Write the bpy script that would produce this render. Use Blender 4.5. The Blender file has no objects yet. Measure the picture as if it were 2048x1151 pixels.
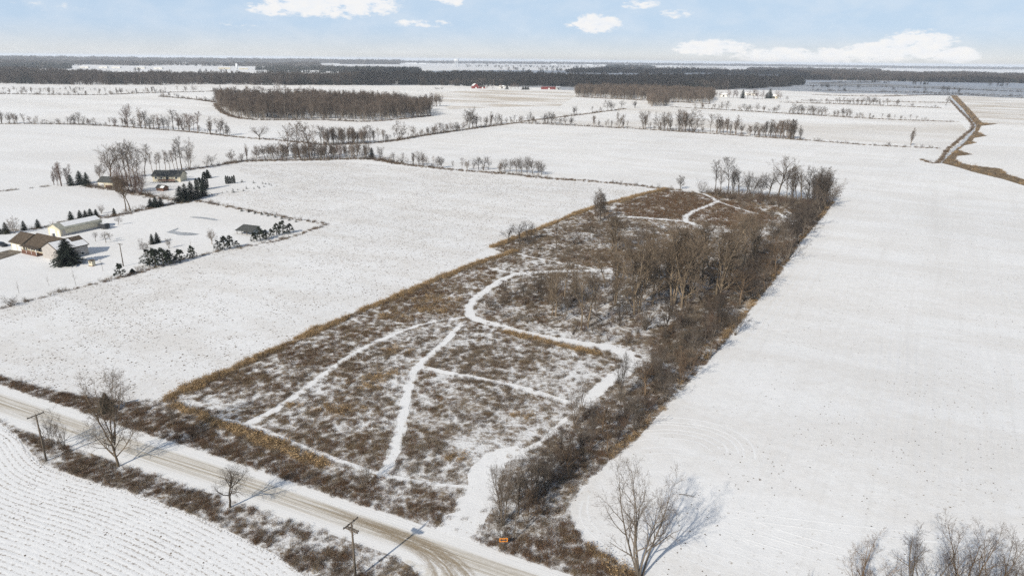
import bpy, math, random
import numpy as np
from mathutils import Vector, Matrix

# ------------------------------------------------------------------ camera, sky, sun, exposure
SC = bpy.context.scene
COL = SC.collection
H = 65.0                     # drone height in metres
FPX = 1370.0                 # focal length in photo pixels (2048 wide)
HL, HR = 108.0, 131.0        # horizon height at the left and right border of the photo
ROLL = math.atan((HR - HL) / 2048.0)
PITCH = math.atan((575.5 - (HL + HR) / 2) * math.cos(ROLL) / FPX)

cam_d = bpy.data.cameras.new('camera'); cam = bpy.data.objects.new('camera', cam_d); COL.objects.link(cam)
cam_d.sensor_width = 36.0; cam_d.lens = 36.0 * FPX / 2048.0
cam_d.clip_start = 0.5; cam_d.clip_end = 90000.0
cam.matrix_world = (Matrix.Translation((0, 0, H)) @ Matrix.Rotation(math.pi / 2 - PITCH, 4, 'X')
                    @ Matrix.Rotation(ROLL, 4, 'Z'))
SC.camera = cam

SUN_EL = math.radians(33.0); SHADOW_AZ = math.radians(55.5)     # shadows fall towards this angle from +X
sun_d = bpy.data.lights.new('sun', 'SUN'); sun = bpy.data.objects.new('sun', sun_d); COL.objects.link(sun)
sun_d.energy = 4.3; sun_d.angle = math.radians(0.9); sun_d.color = (1.0, 0.93, 0.82)
ldir = Vector((math.cos(SHADOW_AZ) * math.cos(SUN_EL), math.sin(SHADOW_AZ) * math.cos(SUN_EL), -math.sin(SUN_EL)))
sun.rotation_euler = ldir.to_track_quat('-Z', 'Y').to_euler()
sun.location = (0, 0, 200)
SC.view_settings.view_transform = 'Standard'; SC.view_settings.look = 'None'
SC.view_settings.gamma = 1.0; SC.view_settings.use_curve_mapping = False
SC.view_settings.exposure = 0.04
SC.cycles.use_denoising = False
SC.cycles.max_bounces = 5; SC.cycles.diffuse_bounces = 2; SC.cycles.transparent_max_bounces = 8
SC.cycles.volume_bounces = 1

class NT:
    """small helper for building node trees"""
    def __init__(s, tree): s.t = tree; s.n = tree.nodes; s.l = tree.links
    def add(s, typ, **kw):
        nd = s.n.new(typ)
        for k, v in kw.items(): setattr(nd, k, v)
        return nd
    def set(s, sock, v):
        if isinstance(v, bpy.types.NodeSocket): s.l.new(v, sock)
        elif v is not None: sock.default_value = v
    def math(s, op, a, b=None, c=None, clamp=False):
        nd = s.add('ShaderNodeMath', operation=op, use_clamp=clamp)
        s.set(nd.inputs[0], a); s.set(nd.inputs[1], b); s.set(nd.inputs[2], c)
        return nd.outputs[0]
    def noise(s, vec, scale, detail=4.0, rough=0.55, dist=0.0):
        nd = s.add('ShaderNodeTexNoise'); s.set(nd.inputs['Vector'], vec)
        nd.inputs['Scale'].default_value = scale; nd.inputs['Detail'].default_value = detail
        nd.inputs['Roughness'].default_value = rough; nd.inputs['Distortion'].default_value = dist
        return nd.outputs['Fac']
    def ramp(s, fac, lo, hi):
        nd = s.add('ShaderNodeMapRange', interpolation_type='SMOOTHSTEP')
        s.set(nd.inputs['Value'], fac); nd.inputs['From Min'].default_value = lo; nd.inputs['From Max'].default_value = hi
        return nd.outputs['Result']
    def mix(s, fac, a, b, blend='MIX'):
        nd = s.add('ShaderNodeMix', data_type='RGBA', blend_type=blend)
        s.set(nd.inputs['Factor'], fac)
        for sock, v in ((nd.inputs[6], a), (nd.inputs[7], b)):
            s.set(sock, v if isinstance(v, bpy.types.NodeSocket) else (*v, 1.0))
        return nd.outputs[2]
    def mapping(s, vec, scale=(1, 1, 1), rot=(0, 0, 0)):
        nd = s.add('ShaderNodeMapping'); s.set(nd.inputs['Vector'], vec)
        nd.inputs['Scale'].default_value = scale; nd.inputs['Rotation'].default_value = rot
        return nd.outputs[0]
    def bump(s, height, strength, dist):
        nd = s.add('ShaderNodeBump'); s.set(nd.inputs['Height'], height)
        nd.inputs['Strength'].default_value = strength; nd.inputs['Distance'].default_value = dist
        return nd.outputs[0]

world = bpy.data.worlds.new('World'); SC.world = world; world.use_nodes = True
def build_world():
    w = NT(world.node_tree); w.n.clear()
    sky = w.add('ShaderNodeTexSky', sky_type='NISHITA', sun_disc=False)
    sky.sun_elevation = SUN_EL
    sky.sun_rotation = math.atan2(-ldir.x, -ldir.y)
    sky.altitude = 250.0; sky.air_density = 1.0; sky.dust_density = 0.0; sky.ozone_density = 1.0
    bg = w.add('ShaderNodeBackground'); bg.inputs['Strength'].default_value = 0.085
    w.set(bg.inputs['Color'], sky.outputs[0]); bg0 = bg
    # thin winter haze in front of the blue: thickest towards the horizon, all the way round
    # clouds as angular patches on the sky: azimuth and elevation in photo-pixel-sized steps (1/1370 rad)
    tc = w.add('ShaderNodeTexCoord'); sep = w.add('ShaderNodeSeparateXYZ'); w.set(sep.inputs[0], tc.outputs['Generated'])
    az = w.math('ARCTAN2', sep.outputs[0], sep.outputs[1]); el = w.math('ARCSINE', sep.outputs[2])
    comb = w.add('ShaderNodeCombineXYZ'); w.set(comb.inputs[0], az); w.set(comb.inputs[1], w.math('MULTIPLY', el, 2.2))
    n1 = w.noise(comb.outputs[0], 15.0, 6.0, 0.6, 0.2)
    n2 = w.noise(comb.outputs[0], 55.0, 6.0, 0.65)
    nz = w.math('ADD', w.math('MULTIPLY', w.math('SUBTRACT', n1, 0.5), 2.6), w.math('MULTIPLY', w.math('SUBTRACT', n2, 0.5), 3.2))
    tot = None
    for (a0, e0, ra, re, wt) in ((-0.245, 0.068, 0.085, 0.018, 1.0), (-0.31, 0.060, 0.04, 0.010, .9), (-0.09, 0.083, 0.028, 0.015, .9), (0.105, 0.047, 0.036, 0.012, 1.0),
                             (0.165, 0.072, 0.03, 0.007, .7), (0.265, 0.018, 0.048, 0.010, 1.0), (0.39, 0.008, 0.10, 0.010, 1.1), (0.455, 0.015, 0.03, 0.010, 1.0), (0.505, 0.022, 0.036, 0.017, 1.2), (0.545, 0.011, 0.026, 0.009, 1.0),
                             (-0.56, 0.052, 0.13, 0.012, .35), (-0.12, 0.045, 0.05, 0.006, .6), (-0.36, 0.038, 0.04, 0.010, .45), (0.21, 0.060, 0.03, .007, .6)):
        dx = w.math('DIVIDE', w.math('SUBTRACT', az, a0), ra); dy = w.math('DIVIDE', w.math('SUBTRACT', el, e0), re)
        d = w.math('SQRT', w.math('ADD', w.math('MULTIPLY', dx, dx), w.math('MULTIPLY', dy, dy)))
        v = w.math('MULTIPLY', w.ramp(d, 1.75, 0.35), wt)
        tot = v if tot is None else w.math('MAXIMUM', tot, v)
    # broken cloud cover over the rest of the sky
    n3 = w.noise(tc.outputs['Generated'], 3.2, 6.0, 0.6, 0.3)
    rest = w.math('MULTIPLY', w.ramp(n3, 0.53, 0.70), w.math('MULTIPLY', w.ramp(el, 0.10, 0.2), 0.75))
    tot = w.math('MAXIMUM', tot, rest)
    fac = w.ramp(w.math('ADD', tot, w.math('MULTIPLY', nz, w.math('MULTIPLY', tot, 0.9))), 0.34, 0.84)
    veil = w.math('MULTIPLY', w.ramp(n1, 0.35, 0.7), 0.22)
    fac = w.math('MULTIPLY', w.math('MAXIMUM', fac, veil), 0.93)
    cb = w.add('ShaderNodeBackground'); cb.inputs['Strength'].default_value = 0.93
    w.set(cb.inputs['Color'], w.mix(w.ramp(n2, 0.3, 0.7), (0.92, 0.945, 0.985), (1.0, 0.985, 0.965)))
    hz = w.add('ShaderNodeBackground'); hz.inputs['Strength'].default_value = 0.84
    hz.inputs['Color'].default_value = (0.60, 0.775, 1.0, 1)
    lowhz = w.add('ShaderNodeBackground'); lowhz.inputs['Strength'].default_value = 0.72; lowhz.inputs['Color'].default_value = (0.92, 0.96, 1.0, 1)
    hm = w.add('ShaderNodeMixShader'); w.set(hm.inputs[0], w.ramp(el, 0.045, -0.005)); w.l.new(hz.outputs[0], hm.inputs[1]); w.l.new(lowhz.outputs[0], hm.inputs[2])
    vm = w.add('ShaderNodeMixShader'); w.set(vm.inputs[0], w.math('ADD', w.math('MULTIPLY', w.ramp(el, 0.40, 0.05), 0.8), 0.10)); w.l.new(bg.outputs[0], vm.inputs[1]); w.l.new(hm.outputs[0], vm.inputs[2])
    mx = w.add('ShaderNodeMixShader'); w.set(mx.inputs[0], fac); w.l.new(vm.outputs[0], mx.inputs[1]); w.l.new(cb.outputs[0], mx.inputs[2])
    out = w.add('ShaderNodeOutputWorld'); w.l.new(mx.outputs[0], out.inputs[0])
build_world()

# ------------------------------------------------------------------ plan survey: photo pixel -> point on the flat ground
def G(x, y, z=0.0):
    x = np.asarray(x, float); y = np.asarray(y, float)
    u = (x - 1024) / FPX; v = (y - 575.5) / FPX
    c, s = math.cos(ROLL), math.sin(ROLL)
    ur = u * c + v * s; vr = -u * s + v * c
    dy = math.cos(PITCH) - vr * math.sin(PITCH); dz = -math.sin(PITCH) - vr * math.cos(PITCH)
    t = (z - H) / dz
    return np.stack([ur * t, dy * t], -1)
def PROJ(X, Y, Z):
    Zr = Z - H
    dep = Y * math.cos(PITCH) - Zr * math.sin(PITCH)
    vr = (-Zr * math.cos(PITCH) - Y * math.sin(PITCH)) / dep; ur = X / dep
    c, s = math.cos(ROLL), math.sin(ROLL)
    return 1024 + FPX * (ur * c - vr * s), 575.5 + FPX * (ur * s + vr * c)
def GP(pts): return np.array([G(*p) for p in pts])
def tall(x, y, yt):
    """ground point and height of an upright thing from its foot and its top row"""
    P = G(x, y); lo, hi = 0.0, 75.0
    for _ in range(40):
        m = (lo + hi) / 2
        if PROJ(P[0], P[1], m)[1] > yt: lo = m
        else: hi = m
    return P, lo

RNG = np.random.default_rng(7); random.seed(7)
def inside(P, poly):
    x, y = P[:, 0], P[:, 1]; r = np.zeros(len(P), bool); n = len(poly)
    for i in range(n):
        x1, y1 = poly[i]; x2, y2 = poly[(i + 1) % n]
        if y1 == y2: continue
        c = (y1 > y) != (y2 > y)
        r ^= c & (x < (x2 - x1) * (y - y1) / (y2 - y1) + x1)
    return r
def dist_line(P, line):
    d = np.full(len(P), 1e9)
    for i in range(len(line) - 1):
        a, b = line[i], line[i + 1]; ab = b - a; L = ab @ ab + 1e-9
        t = np.clip(((P - a) @ ab) / L, 0, 1)
        d = np.minimum(d, np.hypot(*(P - (a + t[:, None] * ab)).T))
    return d
_perm = np.random.default_rng(3).random(65536)
def vnoise(P, scale, off=0):
    p = P * scale; i = np.floor(p).astype(int); f = p - i; f = f * f * (3 - 2 * f)
    def h(a, b): return _perm[(a * 7919 + b * 104729 + off * 3571) & 65535]
    a, b = i[:, 0], i[:, 1]
    return ((h(a, b) * (1 - f[:, 0]) + h(a + 1, b) * f[:, 0]) * (1 - f[:, 1])
            + (h(a, b + 1) * (1 - f[:, 0]) + h(a + 1, b + 1) * f[:, 0]) * f[:, 1])
def fbm(P, scale, off=0, octv=4):
    s = 0; a = 0.5; t = 0
    for k in range(octv):
        s = s + a * vnoise(P, scale * 2 ** k, off + k); t += a; a *= 0.55
    return s / t
def sample(poly, dens, cap=400000):
    lo, hi = poly.min(0), poly.max(0); n = int(min(cap, dens * np.prod(hi - lo)))
    P = lo + RNG.random((n, 2)) * (hi - lo)
    return P[inside(P, poly)]
def smooth(line, step):
    """Catmull-Rom through the points, resampled"""
    L = np.vstack([2 * line[0] - line[1], line, 2 * line[-1] - line[-2]]); out = []
    for i in range(1, len(L) - 2):
        p0, p1, p2, p3 = L[i - 1:i + 3]
        n = max(2, int(np.hypot(*(p2 - p1)) / step))
        for t in np.linspace(0, 1, n, endpoint=False):
            out.append(0.5 * ((2 * p1) + (p2 - p0) * t + (2 * p0 - 5 * p1 + 4 * p2 - p3) * t * t + (3 * p1 - p0 - 3 * p2 + p3) * t ** 3))
    out.append(L[-2]); return np.array(out)

# ------------------------------------------------------------------ object helpers
def mesh(name, V, F, mats=None, fm=None, smooth_shade=False):
    me = bpy.data.meshes.new(name); me.from_pydata([tuple(map(float, v)) for v in V], [], [tuple(f) for f in F])
    for m in (mats if isinstance(mats, (list, tuple)) else [mats]): me.materials.append(m)
    if fm is not None: me.polygons.foreach_set('material_index', fm)
    if smooth_shade: me.polygons.foreach_set('use_smooth', [True] * len(me.polygons))
    me.update(); return me
def obj(name, data, parent=None, loc=(0, 0, 0), rz=0.0, label=None, cat=None, group=None, kind=None):
    o = bpy.data.objects.new(name, data); COL.objects.link(o); o.location = loc; o.rotation_euler = (0, 0, rz)
    if parent is not None: o.parent = parent
    tag(o, label, cat, group, kind); return o
def tag(o, label=None, cat=None, group=None, kind=None):
    for k, v in (('label', label), ('category', cat), ('group', group), ('kind', kind)):
        if v: o[k] = v
    return o

class MB:
    def __init__(s): s.V = []; s.F = []
    def box(s, x0, x1, y0, y1, z0, z1):
        b = len(s.V)
        s.V += [(x0, y0, z0), (x1, y0, z0), (x1, y1, z0), (x0, y1, z0), (x0, y0, z1), (x1, y0, z1), (x1, y1, z1), (x0, y1, z1)]
        s.F += [tuple(b + i for i in f) for f in ((0, 3, 2, 1), (4, 5, 6, 7), (0, 1, 5, 4), (1, 2, 6, 5), (2, 3, 7, 6), (3, 0, 4, 7))]
        return s
    def poly(s, pts, faces):
        b = len(s.V); s.V += list(pts); s.F += [tuple(b + i for i in f) for f in faces]; return s
    def tube(s, pts, rad, n=6, cap=True):
        """tapered tube along a polyline"""
        b0 = len(s.V); m = len(pts)
        for i in range(m):
            p = pts[i]; q = pts[min(i + 1, m - 1)]; o = pts[max(i - 1, 0)]
            dx, dy, dz = q[0] - o[0], q[1] - o[1], q[2] - o[2]
            L = math.sqrt(dx * dx + dy * dy + dz * dz) or 1.0; dx /= L; dy /= L; dz /= L
            if abs(dz) < 0.9: ax, ay, az_ = dy, -dx, 0.0
            else: ax, ay, az_ = 0.0, dz, -dy
            L = math.sqrt(ax * ax + ay * ay + az_ * az_) or 1.0; ax /= L; ay /= L; az_ /= L
            bx, by, bz = dy * az_ - dz * ay, dz * ax - dx * az_, dx * ay - dy * ax
            r = rad[i]
            for k in range(n):
                a = 2 * math.pi * k / n; c, sn = math.cos(a) * r, math.sin(a) * r
                s.V.append((p[0] + ax * c + bx * sn, p[1] + ay * c + by * sn, p[2] + az_ * c + bz * sn))
        for i in range(m - 1):
            for k in range(n):
                k2 = (k + 1) % n; a = b0 + i * n
                s.F.append((a + k, a + k2, a + n + k2, a + n + k))
        if cap:
            s.F.append(tuple(b0 + k for k in range(n))[::-1]); s.F.append(tuple(b0 + (m - 1) * n + k for k in range(n)))
        return s
    def cone(s, p, q, r):
        """thin three-sided twig"""
        b = len(s.V); dx, dy, dz = q[0] - p[0], q[1] - p[1], q[2] - p[2]
        if abs(dz) < abs(dx) + abs(dy): ax, ay, az_ = dy, -dx, 0.0
        else: ax, ay, az_ = 0.0, dz, -dy
        L = math.sqrt(ax * ax + ay * ay + az_ * az_) or 1.0; ax *= r / L; ay *= r / L; az_ *= r / L
        D = math.sqrt(dx * dx + dy * dy + dz * dz) or 1.0
        bx, by, bz = (dy * az_ - dz * ay) / D, (dz * ax - dx * az_) / D, (dx * ay - dy * ax) / D
        s.V += [(p[0] + ax, p[1] + ay, p[2] + az_), (p[0] - .5 * ax + .87 * bx, p[1] - .5 * ay + .87 * by, p[2] - .5 * az_ + .87 * bz),
                (p[0] - .5 * ax - .87 * bx, p[1] - .5 * ay - .87 * by, p[2] - .5 * az_ - .87 * bz), tuple(q)]
        s.F += [(b, b + 1, b + 3), (b + 1, b + 2, b + 3), (b + 2, b, b + 3)]
        return s
    def mesh(s, name, mat, smooth_shade=False): return mesh(name, s.V, s.F, mat, None, smooth_shade)

# ------------------------------------------------------------------ materials
def new_mat(name):
    m = bpy.data.materials.new(name); m.use_nodes = True; w = NT(m.node_tree); w.n.clear()
    out = w.add('ShaderNodeOutputMaterial'); p = w.add('ShaderNodeBsdfPrincipled'); w.l.new(p.outputs[0], out.inputs[0])
    p.inputs['Specular IOR Level'].default_value = 0.25
    return m, w, p
def simple(name, col, rough=0.8, var=0.25, scale=2.0, rand=0.0, tint=False, bump=0.0):
    """plain procedural paint, wood, bark: noise in colour, per-object variation"""
    m, w, p = new_mat(name)
    tc = w.add('ShaderNodeTexCoord'); oi = w.add('ShaderNodeObjectInfo')
    n = w.noise(tc.outputs['Object'], scale, 5.0, 0.6)
    lo = tuple(c * (1 - var) for c in col); hi = tuple(min(1, c * (1 + var)) for c in col)
    c = w.mix(w.ramp(n, 0.3, 0.7), lo, hi)
    if rand:
        k = w.math('ADD', w.math('MULTIPLY', oi.outputs['Random'], 2 * rand), 1 - rand)
        cc = w.add('ShaderNodeCombineXYZ'); [w.set(cc.inputs[i], k) for i in range(3)]
        c = w.mix(1.0, c, cc.outputs[0], 'MULTIPLY')
    if tint: c = w.mix(1.0, c, oi.outputs['Color'], 'MULTIPLY')
    w.set(p.inputs['Base Color'], c); p.inputs['Roughness'].default_value = rough
    if bump: w.set(p.inputs['Normal'], w.bump(n, bump, 0.05))
    return m
SNOW = (0.80, 0.80, 0.795)
def snow_mat(name, tan=0.0, tan_scale=0.01, fleck=0.0, stripes=None, soil=(0.30, 0.25, 0.19), fleck_scale=1.3):
    m, w, p = new_mat(name)
    tc = w.add('ShaderNodeTexCoord'); v = tc.outputs['Object']
    big = w.noise(v, 0.012, 4, 0.55); mid = w.noise(v, 0.35, 5, 0.6); fine = w.noise(v, 2.6, 4, 0.6)
    c = w.mix(w.ramp(big, 0.3, 0.7), (0.775, 0.777, 0.775), (0.83, 0.828, 0.82))
    c = w.mix(w.math('MULTIPLY', w.ramp(mid, 0.35, 0.75), 0.25), c, (0.70, 0.695, 0.68))
    if tan:
        st = w.noise(w.mapping(w.mapping(v, (1, 1, 1), (0, 0, 0.5)), (tan_scale, tan_scale * 3, 1)), 1.0, 6, 0.65, 0.4)
        st2 = w.noise(v, 0.5, 4, 0.6)
        c = w.mix(w.math('MULTIPLY', w.ramp(w.math('ADD', st, w.math('MULTIPLY', st2, 0.35)), 0.52, 0.85), tan), c, (0.44, 0.37, 0.28))
    h = w.math('ADD', w.math('MULTIPLY', mid, 0.8), w.math('MULTIPLY', fine, 0.35))
    if stripes:
        ang, period, amt = stripes
        vm = w.mapping(v, (1, 1, 1), (0, 0, -ang)); sp = w.add('ShaderNodeSeparateXYZ'); w.set(sp.inputs[0], vm)
        wob = w.math('ADD', sp.outputs[1], w.math('MULTIPLY', w.noise(v, 0.008, 2, 0.5), 8.0))
        sn = w.math('SINE', w.math('MULTIPLY', wob, 2 * math.pi / period))
        gate = w.ramp(w.noise(w.mapping(vm, (0.01, 0.05, 1)), 1.0, 3, 0.6), 0.42, 0.66)
        h = w.math('ADD', h, w.math('MULTIPLY', w.math('MULTIPLY', sn, gate), amt))
        for sc_, a_ in (((0.004, 0.07, 1), 0.5), ((0.015, 0.5, 1), 0.35), ((0.03, 1.6, 1), 0.25)):      # crust and thin spots drawn out along the drill direction
            bn = w.noise(w.mapping(vm, sc_), 1.0, 4, 0.6)
            c = w.mix(w.math('MULTIPLY', w.ramp(bn, 0.50, 0.78), a_), c, (0.64, 0.625, 0.60))
    if fleck:
        f1 = w.noise(v, fleck_scale, 3, 0.7); f2 = w.noise(v, 0.06, 3, 0.6)
        k = w.ramp(w.math('ADD', f1, w.math('MULTIPLY', f2, 0.22)), 0.76 - fleck * 0.1, 0.90 - fleck * 0.1)
        c = w.mix(w.math('MULTIPLY', k, 0.8), c, soil)
    w.set(p.inputs['Base Color'], c); p.inputs['Roughness'].default_value = 0.7
    w.set(p.inputs['Normal'], w.bump(h, 0.55, 0.22))
    return m
def weedy_ground():
    m, w, p = new_mat('weedy_snow')
    tc = w.add('ShaderNodeTexCoord'); v = tc.outputs['Object']
    a = w.noise(v, 0.11, 5, 0.65, 0.3); b = w.noise(v, 0.9, 5, 0.7, 0.3); f = w.noise(v, 4.0, 3, 0.6)
    k = w.ramp(w.math('ADD', w.math('MULTIPLY', a, 0.45), w.math('ADD', w.math('MULTIPLY', b, 0.55), w.math('MULTIPLY', f, 0.2))), 0.52, 0.72)
    litter = w.mix(w.ramp(w.noise(v, 0.3, 4, 0.6), 0.35, 0.65), (0.135, 0.095, 0.062), (0.24, 0.185, 0.125))
    w.set(p.inputs['Base Color'], w.mix(k, (0.76, 0.76, 0.755), litter)); p.inputs['Roughness'].default_value = 0.85
    w.set(p.inputs['Normal'], w.bump(w.math('ADD', b, w.math('MULTIPLY', f, 0.5)), 0.8, 0.25))
    return m
M = {}
M['snow'] = snow_mat('snow', tan=0.22, tan_scale=0.004)
M['snow_trail'] = snow_mat('trampled_snow', fleck=0.55, soil=(0.36, 0.30, 0.23), fleck_scale=2.2)
M['snow_open'] = snow_mat('open_field_snow', tan=0.2, tan_scale=0.02, fleck=0.3, stripes=(math.radians(58.5), 1.9, 0.45))
M['snow_stub'] = snow_mat('stubble_snow', tan=0.25, tan_scale=0.03, fleck=0.55, stripes=(math.radians(58.5), 1.6, 0.5), soil=(0.26, 0.21, 0.16))
M['snow_tan'] = snow_mat('thin_snow', tan=0.85, tan_scale=0.006)
M['snow_grey'] = snow_mat('far_field_snow', tan=0.5, tan_scale=0.003)
M['weedy'] = weedy_ground()
M['bark'] = simple('bark', (0.135, 0.112, 0.088), 0.9, 0.35, 3.0, 0.25, True)
M['twig'] = simple('twig', (0.105, 0.085, 0.068), 0.9, 0.25, 1.0, 0.2, True)
M['needle'] = simple('spruce_needles', (0.022, 0.031, 0.023), 0.75, 0.45, 1.5, 0.25, True)
M['pine_needle'] = simple('pine_needles', (0.028, 0.036, 0.022), 0.75, 0.45, 1.5, 0.2, True)
M['weed_grey'] = simple('grey_weed', (0.205, 0.164, 0.122), 0.9, 0.3, 1.0, 0.4)
M['weed_rust'] = simple('rusty_weed', (0.150, 0.088, 0.048), 0.9, 0.3, 1.0, 0.35)
M['weed_brown'] = simple('brown_weed', (0.140, 0.096, 0.064), 0.9, 0.3, 1.0, 0.35)
M['grass_tan'] = simple('tan_grass', (0.37, 0.255, 0.135), 0.85, 0.25, 1.0, 0.3)
M['grass_straw'] = simple('straw_grass', (0.24, 0.180, 0.110), 0.85, 0.25, 1.0, 0.3)
M['brush'] = simple('brush_twig', (0.160, 0.130, 0.098), 0.9, 0.3, 1.0, 0.6)
M['brush_red'] = simple('red_brush_twig', (0.120, 0.080, 0.058), 0.9, 0.3, 1.0, 0.3)
M['stub'] = simple('corn_stub', (0.22, 0.165, 0.11), 0.9, 0.3, 3.0, 0.5)
M['clod'] = simple('soil_clod', (0.13, 0.10, 0.075), 0.95, 0.3, 3.0, 0.4)
M['far_bark'] = simple('far_bark', (0.23, 0.195, 0.155), 0.95, 0.3, 0.4, 0.4)
M['far_twig'] = simple('far_wood_twig', (0.075, 0.059, 0.049), 0.95, 0.3, 0.4, 0.35)
M['lot_twig'] = simple('woodlot_twig', (0.145, 0.110, 0.085), 0.95, 0.3, 0.4, 0.45)
M['far_needle'] = simple('far_conifer', (0.018, 0.023, 0.020), 0.95, 0.3, 0.4, 0.3)
M['pole_wood'] = simple('pole_wood', (0.13, 0.105, 0.08), 0.85, 0.3, 4.0)

# ------------------------------------------------------------------ ground, fields, roads, trails
def sheet(name, pts, z, mat, world=False):
    P = np.array(pts) if world else GP(pts)
    me = mesh(name, [(x, y, z) for x, y in P], [tuple(range(len(P)))], mat)
    if me.polygons[0].normal.z < 0: me.flip_normals()
    return obj(name, me, kind='structure')
def strip(name, A, B, z, mat, nx=6):
    """ribbon between two polylines with the same number of points; attribute 'uvw' = (metres along, 0..1 across)"""
    n = len(A); V = []; F = []; U = []; s = 0
    for i in range(n):
        if i: s += np.hypot(*((A[i] + B[i]) / 2 - (A[i - 1] + B[i - 1]) / 2))
        for k in range(nx + 1):
            t = k / nx; p = A[i] * (1 - t) + B[i] * t
            V.append((p[0], p[1], z)); U.append((s, t, 0))
    for i in range(n - 1):
        for k in range(nx):
            a = i * (nx + 1) + k; F.append((a, a + 1, a + nx + 2, a + nx + 1))
    me = mesh(name, V, F, mat)
    at = me.attributes.new('uvw', 'FLOAT_VECTOR', 'POINT'); at.data.foreach_set('vector', np.array(U, np.float32).ravel())
    if me.polygons[0].normal.z < 0: me.flip_normals()
    return obj(name, me, kind='structure')
def ribbon(name, line, width, z, mat, jitter=0.25, seed=0):
    """a path of varying width along a centre line"""
    L = smooth(line, 1.5); T = np.gradient(L, axis=0); T /= np.hypot(*T.T)[:, None] + 1e-9
    N = np.stack([-T[:, 1], T[:, 0]], -1)
    w = np.interp(np.linspace(0, 1, len(L)), np.linspace(0, 1, len(width)), width) if not np.isscalar(width) else np.full(len(L), width)
    r = np.random.default_rng(seed)
    A = L + N * (w / 2 * (1 + jitter * (r.random(len(L)) - .5) * 1.6))[:, None]; B = L - N * (w / 2 * (1 + jitter * (r.random(len(L)) - .5) * 1.6))[:, None]
    return strip(name, A, B, z, mat, 2), L, w

S = 45000.0
sheet('ground', [(-S, -S), (S, -S), (S, S), (-S, S)], 0.0, M['snow'], world=True)

PARCEL = GP([(325, 800), (430, 752), (560, 692), (700, 630), (820, 580), (940, 530), (1005, 505), (985, 497), (1000, 487), (1090, 452), (1200, 410),
             (1330, 377), (1400, 384), (1500, 390), (1580, 398), (1668, 404), (1640, 440), (1600, 485), (1560, 545), (1500, 620), (1440, 695), (1395, 745),
             (1340, 805), (1280, 870), (1225, 915), (1170, 965), (1143, 1000), (1140, 1040), (1165, 1080), (1220, 1115), (1275, 1150), (1290, 1195), (1150, 1151), (1000, 1102),
             (880, 1061), (780, 1026), (650, 985), (520, 940), (400, 900), (250, 853), (120, 808), (0, 768), (-150, 715), (-150, 700), (0, 752), (150, 790), (250, 803)])
sheet('parcel_ground', PARCEL, 0.012, M['weedy'], world=True)
LEFT_FIELD = GP([(-150, 690), (-150, 655), (0, 617), (60, 598), (240, 553), (420, 506), (560, 479), (660, 449), (560, 433), (470, 416), (395, 403), (430, 385), (545, 378), (545, 366), (480, 345),
                 (470, 327), (560, 327), (690, 323), (770, 331), (900, 343), (1100, 361), (1325, 378), (1180, 418), (985, 492), (820, 578), (560, 690), (325, 799), (250, 801), (150, 788), (0, 750)])
sheet('stubble_field', LEFT_FIELD, 0.008, M['snow_stub'], world=True)
RIGHT_FIELD = GP([(1145, 1000), (1230, 915), (1345, 806), (1400, 745), (1500, 622), (1605, 485), (1672, 404), (1580, 396), (1500, 388), (1335, 376), (1200, 362), (1000, 344), (830, 325), (760, 318),
                  (765, 290), (860, 270), (1035, 246), (1200, 254), (1400, 267), (1600, 282), (1875, 297), (1840, 318), (1885, 328), (2048, 372), (2400, 450), (2600, 1151), (2200, 1500), (1400, 1400), (1290, 1190),
                  (1275, 1150), (1165, 1080), (1140, 1040)])
sheet('snow_field', RIGHT_FIELD, 0.008, M['snow_open'], world=True)
sheet('tan_field', GP([(1917, 193), (2300, 202), (2500, 275), (1967, 247), (1949, 227), (1932, 209)]), 0.05, M['snow_tan'], world=True)
sheet('thin_snow_field', GP([(868, 186), (960, 180), (1140, 184), (1150, 193), (1120, 212), (1000, 214), (900, 219), (868, 204)]), 0.05, M['snow_tan'], world=True)
M['stub_far'] = snow_mat('far_stubble', tan=1.0, tan_scale=0.002)
sheet('far_stubble_field', GP([(1612, 165.5), (1690, 163), (1765, 166), (1835, 170.5), (1790, 173.5), (1640, 171)]), 0.06, M['stub_far'], world=True)
sheet('far_stubble_field', GP([(1840, 171), (1960, 174), (2200, 181), (2200, 186), (1960, 179), (1800, 174)]), 0.06, M['snow_tan'], world=True)
sheet('back_field', GP([(1040, 244), (1160, 232), (1250, 217), (1330, 215), (1500, 226), (1700, 236), (1920, 243), (1935, 262), (1895, 290), (1875, 295), (1600, 280), (1400, 265), (1200, 252)]), 0.03, M['snow_grey'], world=True)

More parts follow.
